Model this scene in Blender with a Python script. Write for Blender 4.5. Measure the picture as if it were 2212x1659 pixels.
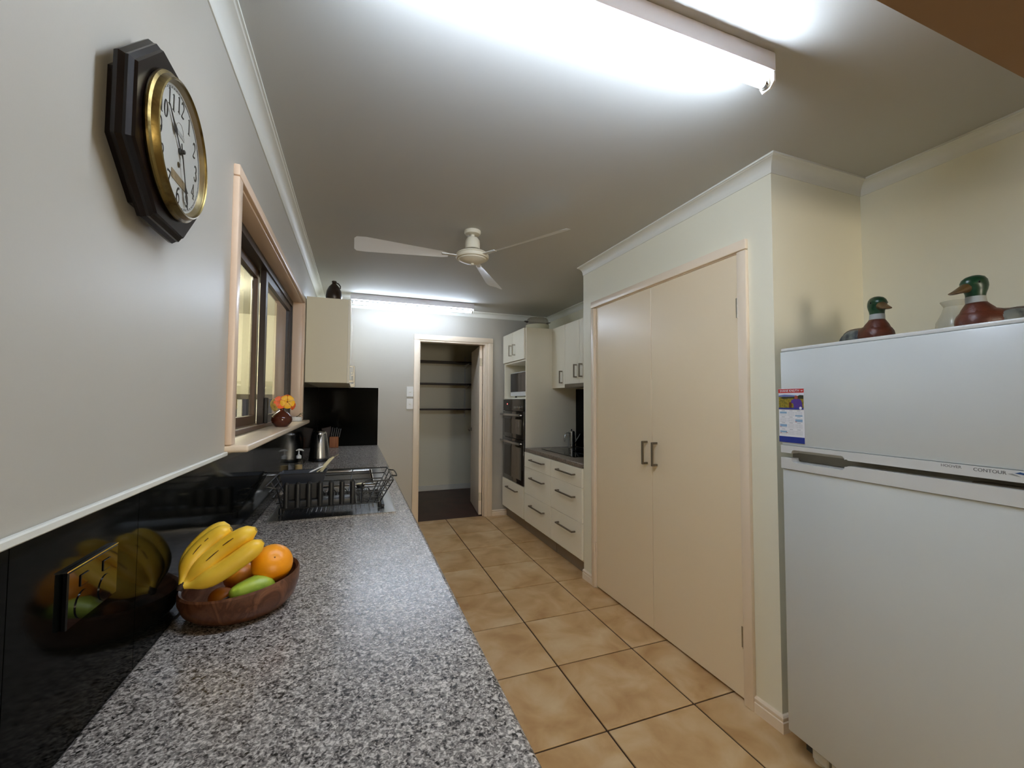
import bpy, bmesh, math, random
from mathutils import Vector, Matrix
for o in list(bpy.data.objects):
    bpy.data.objects.remove(o)
sc = bpy.context.scene
COL = sc.collection
V = Vector
rnd = random.Random(7)

# ------------------------------------------------------------------ camera
cam_d = bpy.data.cameras.new('camera')
cam = bpy.data.objects.new('camera', cam_d)
COL.objects.link(cam)
yaw, pit, rol = (math.radians(a) for a in (20.379, 2.402, 0.278))
F = V((math.sin(yaw) * math.cos(pit), math.cos(yaw) * math.cos(pit), math.sin(pit)))
R0 = V((math.cos(yaw), -math.sin(yaw), 0))
U0 = R0.cross(F)
RR = math.cos(rol) * R0 + math.sin(rol) * U0
UU = -math.sin(rol) * R0 + math.cos(rol) * U0
mw = Matrix((RR, UU, -F)).transposed().to_4x4()
mw.translation = V((0.3653, 0, 1.3464))
cam.matrix_world = mw
cam_d.sensor_fit = 'HORIZONTAL'
cam_d.sensor_width = 36.0
cam_d.lens = 909.14 / 2212 * 36.0
cam_d.clip_start = 0.02
sc.camera = cam

# ------------------------------------------------------------------ world (night) and exposure
TUBE = 52.0
TUBE_COL = (0.69, 0.81, 1.0)
w = bpy.data.worlds.new('night')
sc.world = w
w.use_nodes = True
bg = w.node_tree.nodes['Background']
bg.inputs[0].default_value = (0.010, 0.012, 0.018, 1)
bg.inputs[1].default_value = 1.0
vs = sc.view_settings
vs.view_transform = 'Standard'
vs.look = 'None'
vs.exposure = 1.40
vs.gamma = 1.0
vs.use_curve_mapping = False
try:
    sc.cycles.use_denoising = True
    sc.cycles.max_bounces = 10
    sc.cycles.diffuse_bounces = 6
    sc.cycles.glossy_bounces = 5
    sc.cycles.transparent_max_bounces = 12
    sc.cycles.sample_clamp_indirect = 6.0
    sc.cycles.caustics_reflective = False
    sc.cycles.caustics_refractive = False
except Exception:
    pass


def lamp(name, kind, loc, power, col, size=0.1):
    d = bpy.data.lights.new(name, kind)
    d.energy = power
    d.color = col
    if kind == 'POINT':
        d.shadow_soft_size = size
    o = bpy.data.objects.new(name, d)
    o.location = loc
    COL.objects.link(o)
    return o


lamp('rear_fill_light', 'POINT', (1.95, -5.6, 1.0), 135, (1.0, 0.90, 0.74), 0.6)  # unseen fill light added behind the camera to lift the whole kitchen
lamp('verandah_lamp', 'POINT', (-1.0, 4.3, 2.3), 40, (1.0, 0.91, 0.72), 0.12)


# ------------------------------------------------------------------ materials
def lin(h):
    h = h.lstrip('#')
    c = [int(h[i:i + 2], 16) / 255 for i in (0, 2, 4)]
    return tuple(x / 12.92 if x <= .04045 else ((x + .055) / 1.055) ** 2.4 for x in c) + (1,)


MATS = {}


def mat(name, col, rough=0.5, metal=0.0, spec=0.5, var=None, bump=None, coat=0.0):
    """var=(scale, other colour, contrast lo, hi); bump=(scale, strength)"""
    m = bpy.data.materials.new(name)
    m.use_nodes = True
    nt = m.node_tree
    b = nt.nodes['Principled BSDF']
    b.inputs['Base Color'].default_value = lin(col)
    b.inputs['Roughness'].default_value = rough
    b.inputs['Metallic'].default_value = metal
    b.inputs['Specular IOR Level'].default_value = spec
    b.inputs['Coat Weight'].default_value = coat
    tc = None
    if var or bump:
        tc = nt.nodes.new('ShaderNodeTexCoord')
    if var:
        n = nt.nodes.new('ShaderNodeTexNoise')
        n.inputs['Scale'].default_value = var[0]
        n.inputs['Detail'].default_value = 5
        nt.links.new(tc.outputs['Object'], n.inputs['Vector'])
        r = nt.nodes.new('ShaderNodeValToRGB')
        r.color_ramp.elements[0].position = var[2]
        r.color_ramp.elements[1].position = var[3]
        r.color_ramp.elements[0].color = lin(col)
        r.color_ramp.elements[1].color = lin(var[1])
        nt.links.new(n.outputs['Fac'], r.inputs['Fac'])
        nt.links.new(r.outputs['Color'], b.inputs['Base Color'])
    if bump:
        n2 = nt.nodes.new('ShaderNodeTexNoise')
        n2.inputs['Scale'].default_value = bump[0]
        n2.inputs['Detail'].default_value = 3
        nt.links.new(tc.outputs['Object'], n2.inputs['Vector'])
        bp = nt.nodes.new('ShaderNodeBump')
        bp.inputs['Strength'].default_value = bump[1]
        bp.inputs['Distance'].default_value = 0.002
        nt.links.new(n2.outputs['Fac'], bp.inputs['Height'])
        nt.links.new(bp.outputs['Normal'], b.inputs['Normal'])
    MATS[name] = m
    return m


def emis(name, col, s):
    m = bpy.data.materials.new(name)
    m.use_nodes = True
    nt = m.node_tree
    nt.nodes.clear()
    e = nt.nodes.new('ShaderNodeEmission')
    e.inputs[0].default_value = (*col, 1)
    e.inputs[1].default_value = s
    o = nt.nodes.new('ShaderNodeOutputMaterial')
    nt.links.new(e.outputs[0], o.inputs[0])
    return m


def thin_glass(name, tint=(1, 1, 1), ior=1.5, rough=0.0, boost=1.0):
    m = bpy.data.materials.new(name)
    m.use_nodes = True
    nt = m.node_tree
    nt.nodes.clear()
    t = nt.nodes.new('ShaderNodeBsdfTransparent')
    t.inputs[0].default_value = (*tint, 1)
    g = nt.nodes.new('ShaderNodeBsdfGlossy')
    g.inputs['Roughness'].default_value = rough
    fr = nt.nodes.new('ShaderNodeFresnel')
    fr.inputs[0].default_value = ior
    mu = nt.nodes.new('ShaderNodeMath')
    mu.operation = 'MULTIPLY'
    mu.use_clamp = True
    mu.inputs[1].default_value = boost
    # only the face turned to the ray reflects, so both skins of a pane never trap the view
    gb = nt.nodes.new('ShaderNodeNewGeometry')
    sb_ = nt.nodes.new('ShaderNodeMath')
    sb_.operation = 'SUBTRACT'
    sb_.inputs[0].default_value = 1.0
    nt.links.new(gb.outputs['Backfacing'], sb_.inputs[1])
    m2 = nt.nodes.new('ShaderNodeMath')
    m2.operation = 'MULTIPLY'
    nt.links.new(fr.outputs[0], m2.inputs[0])
    nt.links.new(sb_.outputs[0], m2.inputs[1])
    nt.links.new(m2.outputs[0], mu.inputs[0])
    mx = nt.nodes.new('ShaderNodeMixShader')
    nt.links.new(mu.outputs[0], mx.inputs[0])
    nt.links.new(t.outputs[0], mx.inputs[1])
    nt.links.new(g.outputs[0], mx.inputs[2])
    o = nt.nodes.new('ShaderNodeOutputMaterial')
    nt.links.new(mx.outputs[0], o.inputs[0])
    return m


def ramp_mat(name, rough, scale, stops, bump=0.0, detail=4, coord='Object', stretch=None, interp='LINEAR', spec=0.5, distort=0.0):
    m = bpy.data.materials.new(name)
    m.use_nodes = True
    nt = m.node_tree
    b = nt.nodes['Principled BSDF']
    b.inputs['Roughness'].default_value = rough
    b.inputs['Specular IOR Level'].default_value = spec
    tc = nt.nodes.new('ShaderNodeTexCoord')
    src = tc.outputs[coord]
    if stretch:
        mp = nt.nodes.new('ShaderNodeMapping')
        mp.inputs['Scale'].default_value = stretch
        nt.links.new(src, mp.inputs['Vector'])
        src = mp.outputs[0]
    n = nt.nodes.new('ShaderNodeTexNoise')
    n.inputs['Scale'].default_value = scale
    n.inputs['Detail'].default_value = detail
    n.inputs['Distortion'].default_value = distort
    nt.links.new(src, n.inputs['Vector'])
    r = nt.nodes.new('ShaderNodeValToRGB')
    r.color_ramp.interpolation = interp
    e = r.color_ramp.elements
    while len(e) < len(stops):
        e.new(0.5)
    for el, (p, c) in zip(e, stops):
        el.position = p
        el.color = lin(c)
    nt.links.new(n.outputs['Fac'], r.inputs['Fac'])
    nt.links.new(r.outputs['Color'], b.inputs['Base Color'])
    if bump:
        bp = nt.nodes.new('ShaderNodeBump')
        bp.inputs['Strength'].default_value = bump
        bp.inputs['Distance'].default_value = 0.003
        nt.links.new(n.outputs['Fac'], bp.inputs['Height'])
        nt.links.new(bp.outputs['Normal'], b.inputs['Normal'])
    return m


WALL = mat('wall_paint', 'B8B3A7', 0.42, bump=(260, 0.05))
WALLR = mat('wall_paint_cream', 'ECE8D2', 0.5, bump=(260, 0.05))
CEIL = mat('ceiling_paint', 'BCBAB2', 0.75, bump=(180, 0.08))
CORN = mat('cornice_paint', 'E2E1D6', 0.5)
WTRIM = mat('window_trim_paint', 'E2C8AE', 0.32)
TRIM = mat('trim_paint', 'EDDCC4', 0.32)
SILL = mat('sill_paint', 'DECBB2', 0.28)
DOORP = mat('door_paint', 'EEDCBC', 0.30, bump=(60, 0.03))
CAB = mat('cabinet_melamine', 'F4EEDA', 0.38)
CABL = mat('wall_cabinet_melamine', 'E4DCC0', 0.40)
WHITE = mat('white_plastic', 'E6E6E2', 0.35)
WARMW = mat('warm_white_plastic', 'DDD6C0', 0.4)
BATT = mat('batten_enamel', 'E2E2EA', 0.4)
STEEL = mat('brushed_steel', 'B2B4B6', 0.24, metal=1.0)
SATIN = mat('satin_handle_steel', 'A69F8E', 0.33, metal=1.0)
DARKST = mat('dark_satin_steel', '8A8172', 0.38, metal=1.0)
CHROME = mat('chrome', 'C9C9C9', 0.09, metal=1.0)
BRASS = mat('aged_brass', '7C6A3E', 0.34, metal=1.0, var=(46, '4A3C20', 0.48, 0.70), bump=(60, 0.25))
SPLASH = mat('black_glass', '080907', 0.08, spec=0.07)
BLACKP = mat('black_plastic', '0E0E0E', 0.35)
BLACKG = mat('black_gloss', '08080A', 0.06)
DGREY = mat('dark_grey_plastic', '23252A', 0.5)
CADDY = mat('charcoal_plastic', '1B1A18', 0.45)
WIRE = mat('black_wire', '0B0B0C', 0.35)
BROWNAL = mat('bronze_aluminium', '2A1E16', 0.35, spec=0.5)
BROWNAL2 = mat('bronze_aluminium_light', '5A412B', 0.4)
CLOCKW = mat('dark_mahogany', '0A0505', 0.26, spec=0.35, var=(30, '120807', 0.4, 0.7))
DIAL = mat('dial_paper', 'CFCEC7', 0.55)
INK = mat('ink', '14130F', 0.5)
FRIDGE = mat('fridge_enamel', 'C8CCCA', 0.30, bump=(420, 0.04))
FRIDGEP = mat('fridge_plastic', 'CECFCC', 0.28)
DARKGAP = mat('fridge_gap_seal', '8E897E', 0.6)
KICK = mat('kickboard_laminate', '8A7C6C', 0.45)
GROUT = mat('grout', '38230F', 0.9)
DARKFLOOR = mat('dark_floor', '4C2C22', 0.45, var=(6, '3A2018', 0.35, 0.7))
SHELFW = mat('dark_shelf', '2B1A13', 0.5)
BEAMP = mat('beam_paint', '8A6A44', 0.7)
TERRA = mat('jug_glaze', '2A1E16', 0.3, var=(14, '3B2A1C', 0.4, 0.7))
BUDV = mat('brown_glaze', '4E2416', 0.08)
ORANGE = mat('orange_peel', 'F6A012', 0.38, var=(9, 'F08E08', 0.4, 0.7), bump=(420, 0.12))
MANGO = mat('yellow_orange_skin', 'C67A16', 0.4, var=(14, 'B5601A', 0.4, 0.7))
PEAR = mat('green_pear_skin', 'A9BE3C', 0.4, var=(60, '8FA832', 0.4, 0.7))
STEMB = mat('brown_stem', '2B1A0E', 0.7)
BANANA = ramp_mat('banana_skin', 0.42, 16, [(0.0, '5A3A10'), (0.27, '8A6414'), (0.33, 'F0BE2C'), (0.7, 'F6D04A')], stretch=(1, 1, 1))
BOWLW = ramp_mat('bowl_wood', 0.35, 5, [(0.25, '3E2214'), (0.40, '66402A'), (0.50, '4E2C1A'), (0.62, '7A5036'), (0.78, '46281A')], stretch=(3.5, 1.0, 2.2), distort=2.2)
BLOCKW = ramp_mat('block_wood', 0.45, 6, [(0.3, '8A4C22'), (0.7, 'A8632F')], stretch=(10, 10, 1))
TILE = ramp_mat('floor_tile_glaze', 0.33, 5.0, [(0.28, 'AE8450'), (0.5, 'C9A473'), (0.70, 'D9BD93')], bump=0.03, detail=8, distort=0.5)
DUCKG = mat('duck_green', '0C3A22', 0.3, var=(12, '06241A', 0.4, 0.7))
DUCKC = mat('duck_chestnut', '5A2A1A', 0.4, var=(22, '3A1A12', 0.4, 0.72), bump=(90, 0.5))
DUCKB = mat('duck_back_brown', '4A3423', 0.5, var=(24, '2E2016', 0.4, 0.7), bump=(70, 0.4))
DUCKW = mat('duck_wing_grey', '6F7674', 0.5, var=(30, '343C44', 0.42, 0.62), bump=(80, 0.4))
DUCKR = mat('duck_collar_white', 'A4A9A7', 0.5)
BILL = mat('duck_bill', '5C4628', 0.35)
PLANT = mat('seedling_green', '3C5A22', 0.45)
PETO = mat('petal_orange', 'F2641C', 0.5)
PETY = mat('petal_yellow', 'F4B400', 0.5)
PETP = mat('petal_pale_yellow', 'E8C860', 0.5)
PETC = mat('petal_throat', '8C1E0A', 0.5)
CREAMH = mat('cream_handle', 'C9BC92', 0.4)
SOAPL = mat('soap_liquid', 'D9B67C', 0.3)
CAKEB = mat('cake_base_cream', 'CFC8A8', 0.4)
GLASSW = thin_glass('window_glass', (0.93, 0.95, 0.93), 1.55, 0.0, 1.6)
GLASSC = thin_glass('clock_glass', (0.96, 0.96, 0.95), 1.5, 0.02, 1.0)
GLASSB = thin_glass('clear_plastic', (0.93, 0.95, 0.93), 1.45, 0.03, 2.0)
GLASSD = thin_glass('smoked_plastic', (0.80, 0.76, 0.71), 1.5, 0.12, 2.2)
GLASSV = mat('frosted_vase_glass', 'D6D3C0', 0.25)
GLASSV.node_tree.nodes['Principled BSDF'].inputs['Alpha'].default_value = 0.45
TUBEM = emis('lit_tube', TUBE_COL, TUBE)
TUBEM2 = emis('lit_tube_dimmed', TUBE_COL, TUBE * 0.48)  # rear tube turned down so the end wall does not blow out
LEDR = emis('red_led', (1.0, 0.12, 0.10), 1.5)


def worktop_mat(name, sc_, cols, rough):
    """speckled granite-look laminate: two sizes of sharp-edged grains"""
    m = bpy.data.materials.new(name)
    m.use_nodes = True
    nt = m.node_tree
    b = nt.nodes['Principled BSDF']
    b.inputs['Roughness'].default_value = rough
    tc = nt.nodes.new('ShaderNodeTexCoord')

    def noise(s, d, dist):
        n = nt.nodes.new('ShaderNodeTexNoise')
        n.inputs['Scale'].default_value = s
        n.inputs['Detail'].default_value = d
        n.inputs['Distortion'].default_value = dist
        nt.links.new(tc.outputs['Object'], n.inputs['Vector'])
        return n

    def ramp(stops, src):
        r = nt.nodes.new('ShaderNodeValToRGB')
        r.color_ramp.interpolation = 'LINEAR'
        e = r.color_ramp.elements
        while len(e) < len(stops):
            e.new(0.5)
        for el, (p, c) in zip(e, stops):
            el.position = p
            el.color = lin(c)
        nt.links.new(src, r.inputs['Fac'])
        return r
    n1 = noise(sc_, 3, 1.0)
    r1 = ramp([(0.36, cols[0]), (0.42, cols[1]), (0.50, cols[2]), (0.55, cols[3]), (0.62, cols[4])], n1.outputs['Fac'])
    n2 = noise(sc_ * 0.45, 3, 1.4)
    r2 = ramp([(0.40, cols[0]), (0.46, cols[2]), (0.60, cols[4])], n2.outputs['Fac'])
    mx = nt.nodes.new('ShaderNodeMix')
    mx.data_type = 'RGBA'
    mx.inputs[0].default_value = 0.30
    nt.links.new(r1.outputs[0], mx.inputs[6])
    nt.links.new(r2.outputs[0], mx.inputs[7])
    nt.links.new(mx.outputs[2], b.inputs['Base Color'])
    return m


WORKTOP = worktop_mat('speckled_laminate', 170, ['100F0E', '3E3A37', '7D756E', '9E948A', 'D4CABE'], 0.27)
WORKTOP2 = worktop_mat('speckled_laminate_brown', 150, ['2A2420', '55493F', '6E6155', '857766', '9B8E7E'], 0.3)

# ------------------------------------------------------------------ mesh builder
ORG = {}


class MB:
    def __init__(s):
        s.bm = bmesh.new()

    def face(s, pts):
        try:
            return s.bm.faces.new([s.bm.verts.new(V(p)) for p in pts])
        except ValueError:
            pass

    def box(s, x0, x1, y0, y1, z0, z1, b=0.0, seg=1, M=None):
        r = bmesh.ops.create_cube(s.bm, size=1.0)
        vs_ = r['verts']
        for v in vs_:
            v.co = V((x0 + (v.co.x + .5) * (x1 - x0), y0 + (v.co.y + .5) * (y1 - y0), z0 + (v.co.z + .5) * (z1 - z0)))
        if b:
            ed = list({e for v in vs_ for e in v.link_edges})
            r2 = bmesh.ops.bevel(s.bm, geom=ed, offset=b, segments=seg, affect='EDGES', profile=0.5)
            vs_ = list({v for f in r2['faces'] for v in f.verts} | {v for v in vs_ if v.is_valid})
        if M:
            for v in vs_:
                v.co = M @ v.co
        return s

    def beam(s, p, q, wd, ht, up=(0, 0, 1), b=0.0):
        """oriented bar from p to q"""
        p, q, up = V(p), V(q), V(up)
        d = (q - p).normalized()
        sd = d.cross(up).normalized()
        u2 = sd.cross(d)
        M = Matrix((d, sd, u2)).transposed().to_4x4()
        M.translation = p
        return s.box(0, (q - p).length, -wd / 2, wd / 2, -ht / 2, ht / 2, b, 1, M)

    def rings(s, rings, cap=True, closed=False):
        """loft a list of rings (equal length point lists)"""
        R = [[s.bm.verts.new(V(p)) for p in r] for r in rings]
        n = len(R[0])
        m = len(R)
        for i in range(m if closed else m - 1):
            a, b = R[i], R[(i + 1) % m]
            for j in range(n):
                s.bm.faces.new([a[j], a[(j + 1) % n], b[(j + 1) % n], b[j]])
        if cap and not closed:
            s.bm.faces.new(R[0][::-1])
            s.bm.faces.new(R[-1])
        return s

    def tube(s, path, r, n=8, closed=False, cap=True, flat=1.0):
        P = [V(p) for p in path]
        m = len(P)
        rs = r if isinstance(r, (list, tuple)) else [r] * m
        T = []
        for i in range(m):
            if closed:
                t = P[(i + 1) % m] - P[i - 1]
            else:
                t = P[min(i + 1, m - 1)] - P[max(i - 1, 0)]
            T.append(t.normalized())
        a = V((0, 0, 1)) if abs(T[0].z) < .9 else V((1, 0, 0))
        nn = (a - T[0] * a.dot(T[0])).normalized()
        out = []
        for i in range(m):
            nn = (nn - T[i] * nn.dot(T[i])).normalized()
            bb = T[i].cross(nn)
            out.append([P[i] + (nn * math.cos(2 * math.pi * k / n) + bb * math.sin(2 * math.pi * k / n) * flat) * rs[i] for k in range(n)])
        return s.rings(out, cap, closed)

    def lathe(s, prof, c=(0, 0, 0), n=32, M=None, cap=True, flute=None):
        """prof: (radius, height) list about local z"""
        out = []
        for r, z in prof:
            ring = []
            for k in range(n):
                a = 2 * math.pi * k / n
                rr = r * (1 + (flute[1] * math.cos(flute[0] * a) if flute else 0))
                p = V((rr * math.cos(a), rr * math.sin(a), z))
                ring.append((M @ p if M else p) + V(c))
            out.append(ring)
        return s.rings(out, cap)

    def ball(s, c, rx, ry=None, rz=None, n=20, m=12, M=None):
        ry = rx if ry is None else ry
        rz = rx if rz is None else rz
        prof = []
        for i in range(m + 1):
            t = -math.pi / 2 + math.pi * i / m
            prof.append((max(math.cos(t), .02), math.sin(t)))
        S = Matrix.Diagonal((rx, ry, rz, 1))
        return s.lathe(prof, c, n, (M @ S) if M else S)

    def prism(s, poly, ax, a0, a1):
        """poly: 2D points in the other two axes (cyclic order), extruded along ax"""
        def P(q, a):
            return {'x': (a, q[0], q[1]), 'y': (q[0], a, q[1]), 'z': (q[0], q[1], a)}[ax]
        return s.rings([[P(q, a0) for q in poly], [P(q, a1) for q in poly]])

    def slab(s, ax, a0, a1, u, v, hole):
        """plate normal to ax with one rectangular hole; u, v the outer limits on the other axes"""
        us = [u[0], hole[0], hole[1], u[1]]
        vv = [v[0], hole[2], hole[3], v[1]]

        def P(a, p, q):
            return {'x': (a, p, q), 'y': (p, a, q), 'z': (p, q, a)}[ax]
        G = {(i, j, k): s.bm.verts.new(V(P((a0, a1)[k], us[i], vv[j]))) for i in range(4) for j in range(4) for k in range(2)}

        def q(*ks):
            s.bm.faces.new([G[k] for k in ks])
        for i in range(3):
            for j in range(3):
                if (i, j) == (1, 1):
                    continue
                for k in range(2):
                    q((i, j, k), (i + 1, j, k), (i + 1, j + 1, k), (i, j + 1, k))
        for i in range(3):
            for j in (0, 3):
                q((i, j, 0), (i + 1, j, 0), (i + 1, j, 1), (i, j, 1))
                q((j, i, 0), (j, i + 1, 0), (j, i + 1, 1), (j, i, 1))
        for j in (1, 2):
            q((1, j, 0), (2, j, 0), (2, j, 1), (1, j, 1))
            q((j, 1, 0), (j, 2, 0), (j, 2, 1), (j, 1, 1))
        return s

    def build(s, name, m, parent=None, sharp=0.6):
        org = V(ORG.get(parent.name, (0, 0, 0))) if parent else V((0, 0, 0))
        bmesh.ops.recalc_face_normals(s.bm, faces=s.bm.faces)
        for v in s.bm.verts:
            v.co -= org
        me = bpy.data.meshes.new(name)
        s.bm.to_mesh(me)
        s.bm.free()
        me.materials.append(m)
        for p in me.polygons:
            p.use_smooth = True
        me.set_sharp_from_angle(angle=sharp)
        o = bpy.data.objects.new(name, me)
        COL.objects.link(o)
        if parent:
            o.parent = parent
            ORG[o.name] = tuple(org)
        else:
            ORG[o.name] = (0, 0, 0)
        return o


def thing(name, label, cat, loc, group=None, rotz=None):
    o = bpy.data.objects.new(name, None)
    o.empty_display_size = 0.05
    COL.objects.link(o)
    o.location = loc
    o['label'] = label
    o['category'] = cat
    if group:
        o['group'] = group
    if rotz is None:
        ORG[o.name] = tuple(loc)
    else:
        o.rotation_euler = (0, 0, rotz)
        ORG[o.name] = (0, 0, 0)
    return o


def tag(o, label, cat, group=None):
    o['label'] = label
    o['category'] = cat
    if group:
        o['group'] = group
    return o


def struct(o, label=None):
    o['kind'] = 'structure'
    if label:
        o['label'] = label
    return o


def frame_obj(name, label=None):
    """an Empty for a piece of the setting that has parts"""
    o = bpy.data.objects.new(name, None)
    COL.objects.link(o)
    ORG[o.name] = (0, 0, 0)
    return struct(o, label)


def stuff(o):
    o['kind'] = 'stuff'
    return o


def text(body, size, m, parent, M, name='lettering', sx=1.0, depth=0.0004, align='CENTER', bold=0.0):
    c = bpy.data.curves.new('txt', 'FONT')
    c.body = body
    c.size = size
    c.align_x = align
    c.align_y = 'CENTER'
    c.extrude = depth
    c.resolution_u = 3
    c.offset = bold
    t = bpy.data.objects.new('txt', c)
    COL.objects.link(t)
    dg = bpy.context.evaluated_depsgraph_get()
    me = bpy.data.meshes.new_from_object(t.evaluated_get(dg))
    bpy.data.objects.remove(t)
    bpy.data.curves.remove(c)
    me.name = name
    me.transform(M @ Matrix.Diagonal((sx, 1, 1, 1)))
    me.transform(Matrix.Translation(-V(ORG.get(parent.name, (0, 0, 0)))))
    me.materials.clear()
    me.materials.append(m)
    o = bpy.data.objects.new(name, me)
    COL.objects.link(o)
    o.parent = parent
    ORG[o.name] = ORG.get(parent.name, (0, 0, 0))
    return o


def axes(x, y, z, t):
    M = Matrix((V(x), V(y), V(z))).transposed().to_4x4()
    M.translation = V(t)
    return M


def bar_handle(a, b, n, out=0.03, th=0.011, wd=0.012):
    """flat bar pull between a and b (points on the door face), standing off along n"""
    a, b, n = V(a), V(b), V(n)
    d = (b - a).normalized()
    mb = MB()
    sd = n.cross(d).normalized()
    mb.beam(a + n * out, b + n * out, wd, th, n, 0.0015)
    for p in (a + d * wd / 2, b - d * wd / 2):
        mb.beam(p - n * 0.0005, p + n * (out - th / 2), wd, wd, d)
    return mb


# ================================================================== SETTING
ZC, ZW = 2.40, 0.870
XP, Y1, Y0 = 2.035, 1.284, 2.887
XR, XK, D = 2.631, 2.631, 4.79
S, XL, T0 = 0.452, 1.3596, 4.6983
DX0, DX1, DZ = 1.029, 1.805, 2.035      # laundry doorway
WY0, WY1, WZ0, WZ1 = 1.53, 3.29, 1.19, 2.042   # window opening

fl = struct(MB().box(-0.16, 3.2, -8.0, 4.83, -0.12, -0.0045).build('floor', GROUT), 'beige tiled kitchen floor with dark grout')
j = 0.0040
tile_meshes = {}
for ix in range(-1, 3):
    for iy in range(-1, 13):
        x0, x1 = XL + (ix - 1) * S + j, XL + ix * S - j
        y1, y0 = T0 - iy * S - j, T0 - (iy + 1) * S + j
        if iy == -1:
            y1 = 4.825
        o = MB().box(x0, x1, y0, y1, -0.010, 0.0, 0.0015).build('tile', TILE, fl)
        cx, cy = (x0 + x1) / 2, (y0 + y1) / 2
        off = V((cx, cy, 0))
        o.data.transform(Matrix.Translation(-off))
        if rnd.random() < .5:
            pass
        o.location = off
        # give each tile its own patch of the mottled glaze
        z = rnd.uniform(0, 40)
        o.data.transform(Matrix.Translation((0, 0, -z)))
        o.location.z += z

struct(MB().box(-0.3, 3.4, -8.1, 6.7, ZC, ZC + .1).build('ceiling', CEIL), 'pale plaster ceiling')
struct(MB().slab('x', -0.16, 0.0, (-8.0, 4.95), (-0.12, ZC), (WY0, WY1, WZ0, WZ1)).build('wall_left', WALL), 'off white wall with the clock and window')
struct(MB().slab('y', D, D + .10, (-0.16, 3.2), (-0.3, ZC), (DX0, DX1, -0.12, DZ)).build('wall_back', WALL), 'white end wall with the laundry doorway')
struct(MB().box(XK, XK + .15, Y1 + .2, D + .02, -.1, ZC).build('wall_right_kitchen', WALLR), 'cream wall behind the oven tower and cooktop')
struct(MB().box(XR, XR + .15, -8.0, Y1 + .2, -.1, ZC).build('wall_right', WALLR), 'cream wall behind the fridge')
struct(MB().slab('x', XP, XP + .10, (Y1, Y0), (-.1, ZC), (1.456, 2.704, -.05, 2.047)).build('wall_pantry', WALLR), 'cream wall around the double pantry doors')
struct(MB().box(XP + .10, XR + .1, Y1, Y1 + .09, -.1, ZC).build('wall_pantry_side', WALLR), 'cream side wall of the pantry beside the fridge')
struct(MB().box(XP + .10, XK, Y0 - .09, Y0, -.1, ZC).build('wall_pantry_far', WALLR))
struct(MB().box(-.16, 3.2, -8.12, -8.0, -.1, ZC).build('wall_front', mat('far_room_brown', '5E5040', .7)))
struct(MB().box(0.0, XR, 0.33, 0.473, 2.10, ZC).build('trim_beam', BEAMP), 'tan bulkhead beam in the top right corner')
# laundry beyond the doorway
struct(MB().box(-0.2, 3.3, 4.83, 6.6, -0.12, -0.004).build('floor_laundry', DARKFLOOR), 'dark brown floor of the room beyond the doorway')
struct(MB().box(-0.2, 3.3, 6.45, 6.6, -0.1, ZC).build('wall_laundry_back', WALLR))
struct(MB().box(2.40, 2.55, D + .1, 6.45, -0.1, ZC).build('wall_laundry_right', WALLR))
struct(MB().box(-0.2, 0.2, D + .1, 6.45, -0.1, ZC).build('wall_laundry_left', WALLR))
struct(MB().box(0.2, 2.40, 6.435, 6.45, -.004, 0.075, 0.004).build('baseboard_laundry', CORN))


# ---- cornice: cove profile, mitred along the wall line
def cornice(name, a, b, da, db, nrm):
    """cove from wall point a to b; da/db = +1 outside corner, -1 inside corner, 0 square"""
    prof = [(0, -.058), (.004, -.058), (.006, -.050)]
    for i in range(1, 7):
        t = math.pi / 2 * i / 7
        prof.append((.006 + .040 * (1 - math.cos(t)), -.050 + .040 * math.sin(t)))
    prof += [(.046, -.010), (.050, -.008), (.056, -.008), (.056, 0), (0, 0)]
    a, b, n = V((*a, 0)), V((*b, 0)), V((*nrm, 0))
    d = (b - a).normalized()
    ra = [a + n * q[0] - d * q[0] * da + V((0, 0, ZC + q[1])) for q in prof]
    rb = [b + n * q[0] + d * q[0] * db + V((0, 0, ZC + q[1])) for q in prof]
    return struct(MB().rings([ra, rb]).build(name, CORN, sharp=0.35))


cornice('trim_cornice_left', (0, 0.473), (0, D), 0, -1, (1, 0))
cornice('trim_cornice_back', (0, D), (XK, D), -1, -1, (0, -1))
cornice('trim_cornice_kitchen', (XK, D), (XK, Y0), -1, 0, (-1, 0))
cornice('trim_cornice_pantry', (XP, Y0), (XP, Y1), 0, 1, (-1, 0))
cornice('trim_cornice_pantry_side', (XP, Y1), (XR, Y1), 1, -1, (0, -1))
cornice('trim_cornice_right', (XR, Y1), (XR, 0.473), -1, 0, (-1, 0))


# ---- baseboards
def baseboard(name, a, b, nrm, da=0, db=0):
    prof = [(0, 0), (.015, 0), (.015, .042), (.011, .045), (.011, .050), (.013, .052), (.013, .060), (.008, .066), (0, .068)]
    a, b, n = V((*a, 0)), V((*b, 0)), V((*nrm, 0))
    d = (b - a).normalized()
    ra = [a + n * q[0] - d * q[0] * da + V((0, 0, q[1])) for q in prof]
    rb = [b + n * q[0] + d * q[0] * db + V((0, 0, q[1])) for q in prof]
    return struct(MB().rings([ra, rb]).build(name, TRIM, sharp=0.35))


baseboard('baseboard_pantry_near', (XP, 1.403), (XP, Y1), (-1, 0), 0, 1)
baseboard('baseboard_pantry_side', (XP, Y1), (XR, Y1), (0, -1), 1, 0)
baseboard('baseboard_pantry_far', (XP, Y0), (XP, 2.748), (-1, 0), 0, 0)
baseboard('baseboard_back', (1.895, D), (2.10, D), (0, -1))


# ---- casings
def casing(name, m, pieces, label=None):
    root = frame_obj(name, label)
    for nm, bx in pieces:
        MB().box(*bx, 0.004, 2).build(nm, m, root)
    return root


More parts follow.
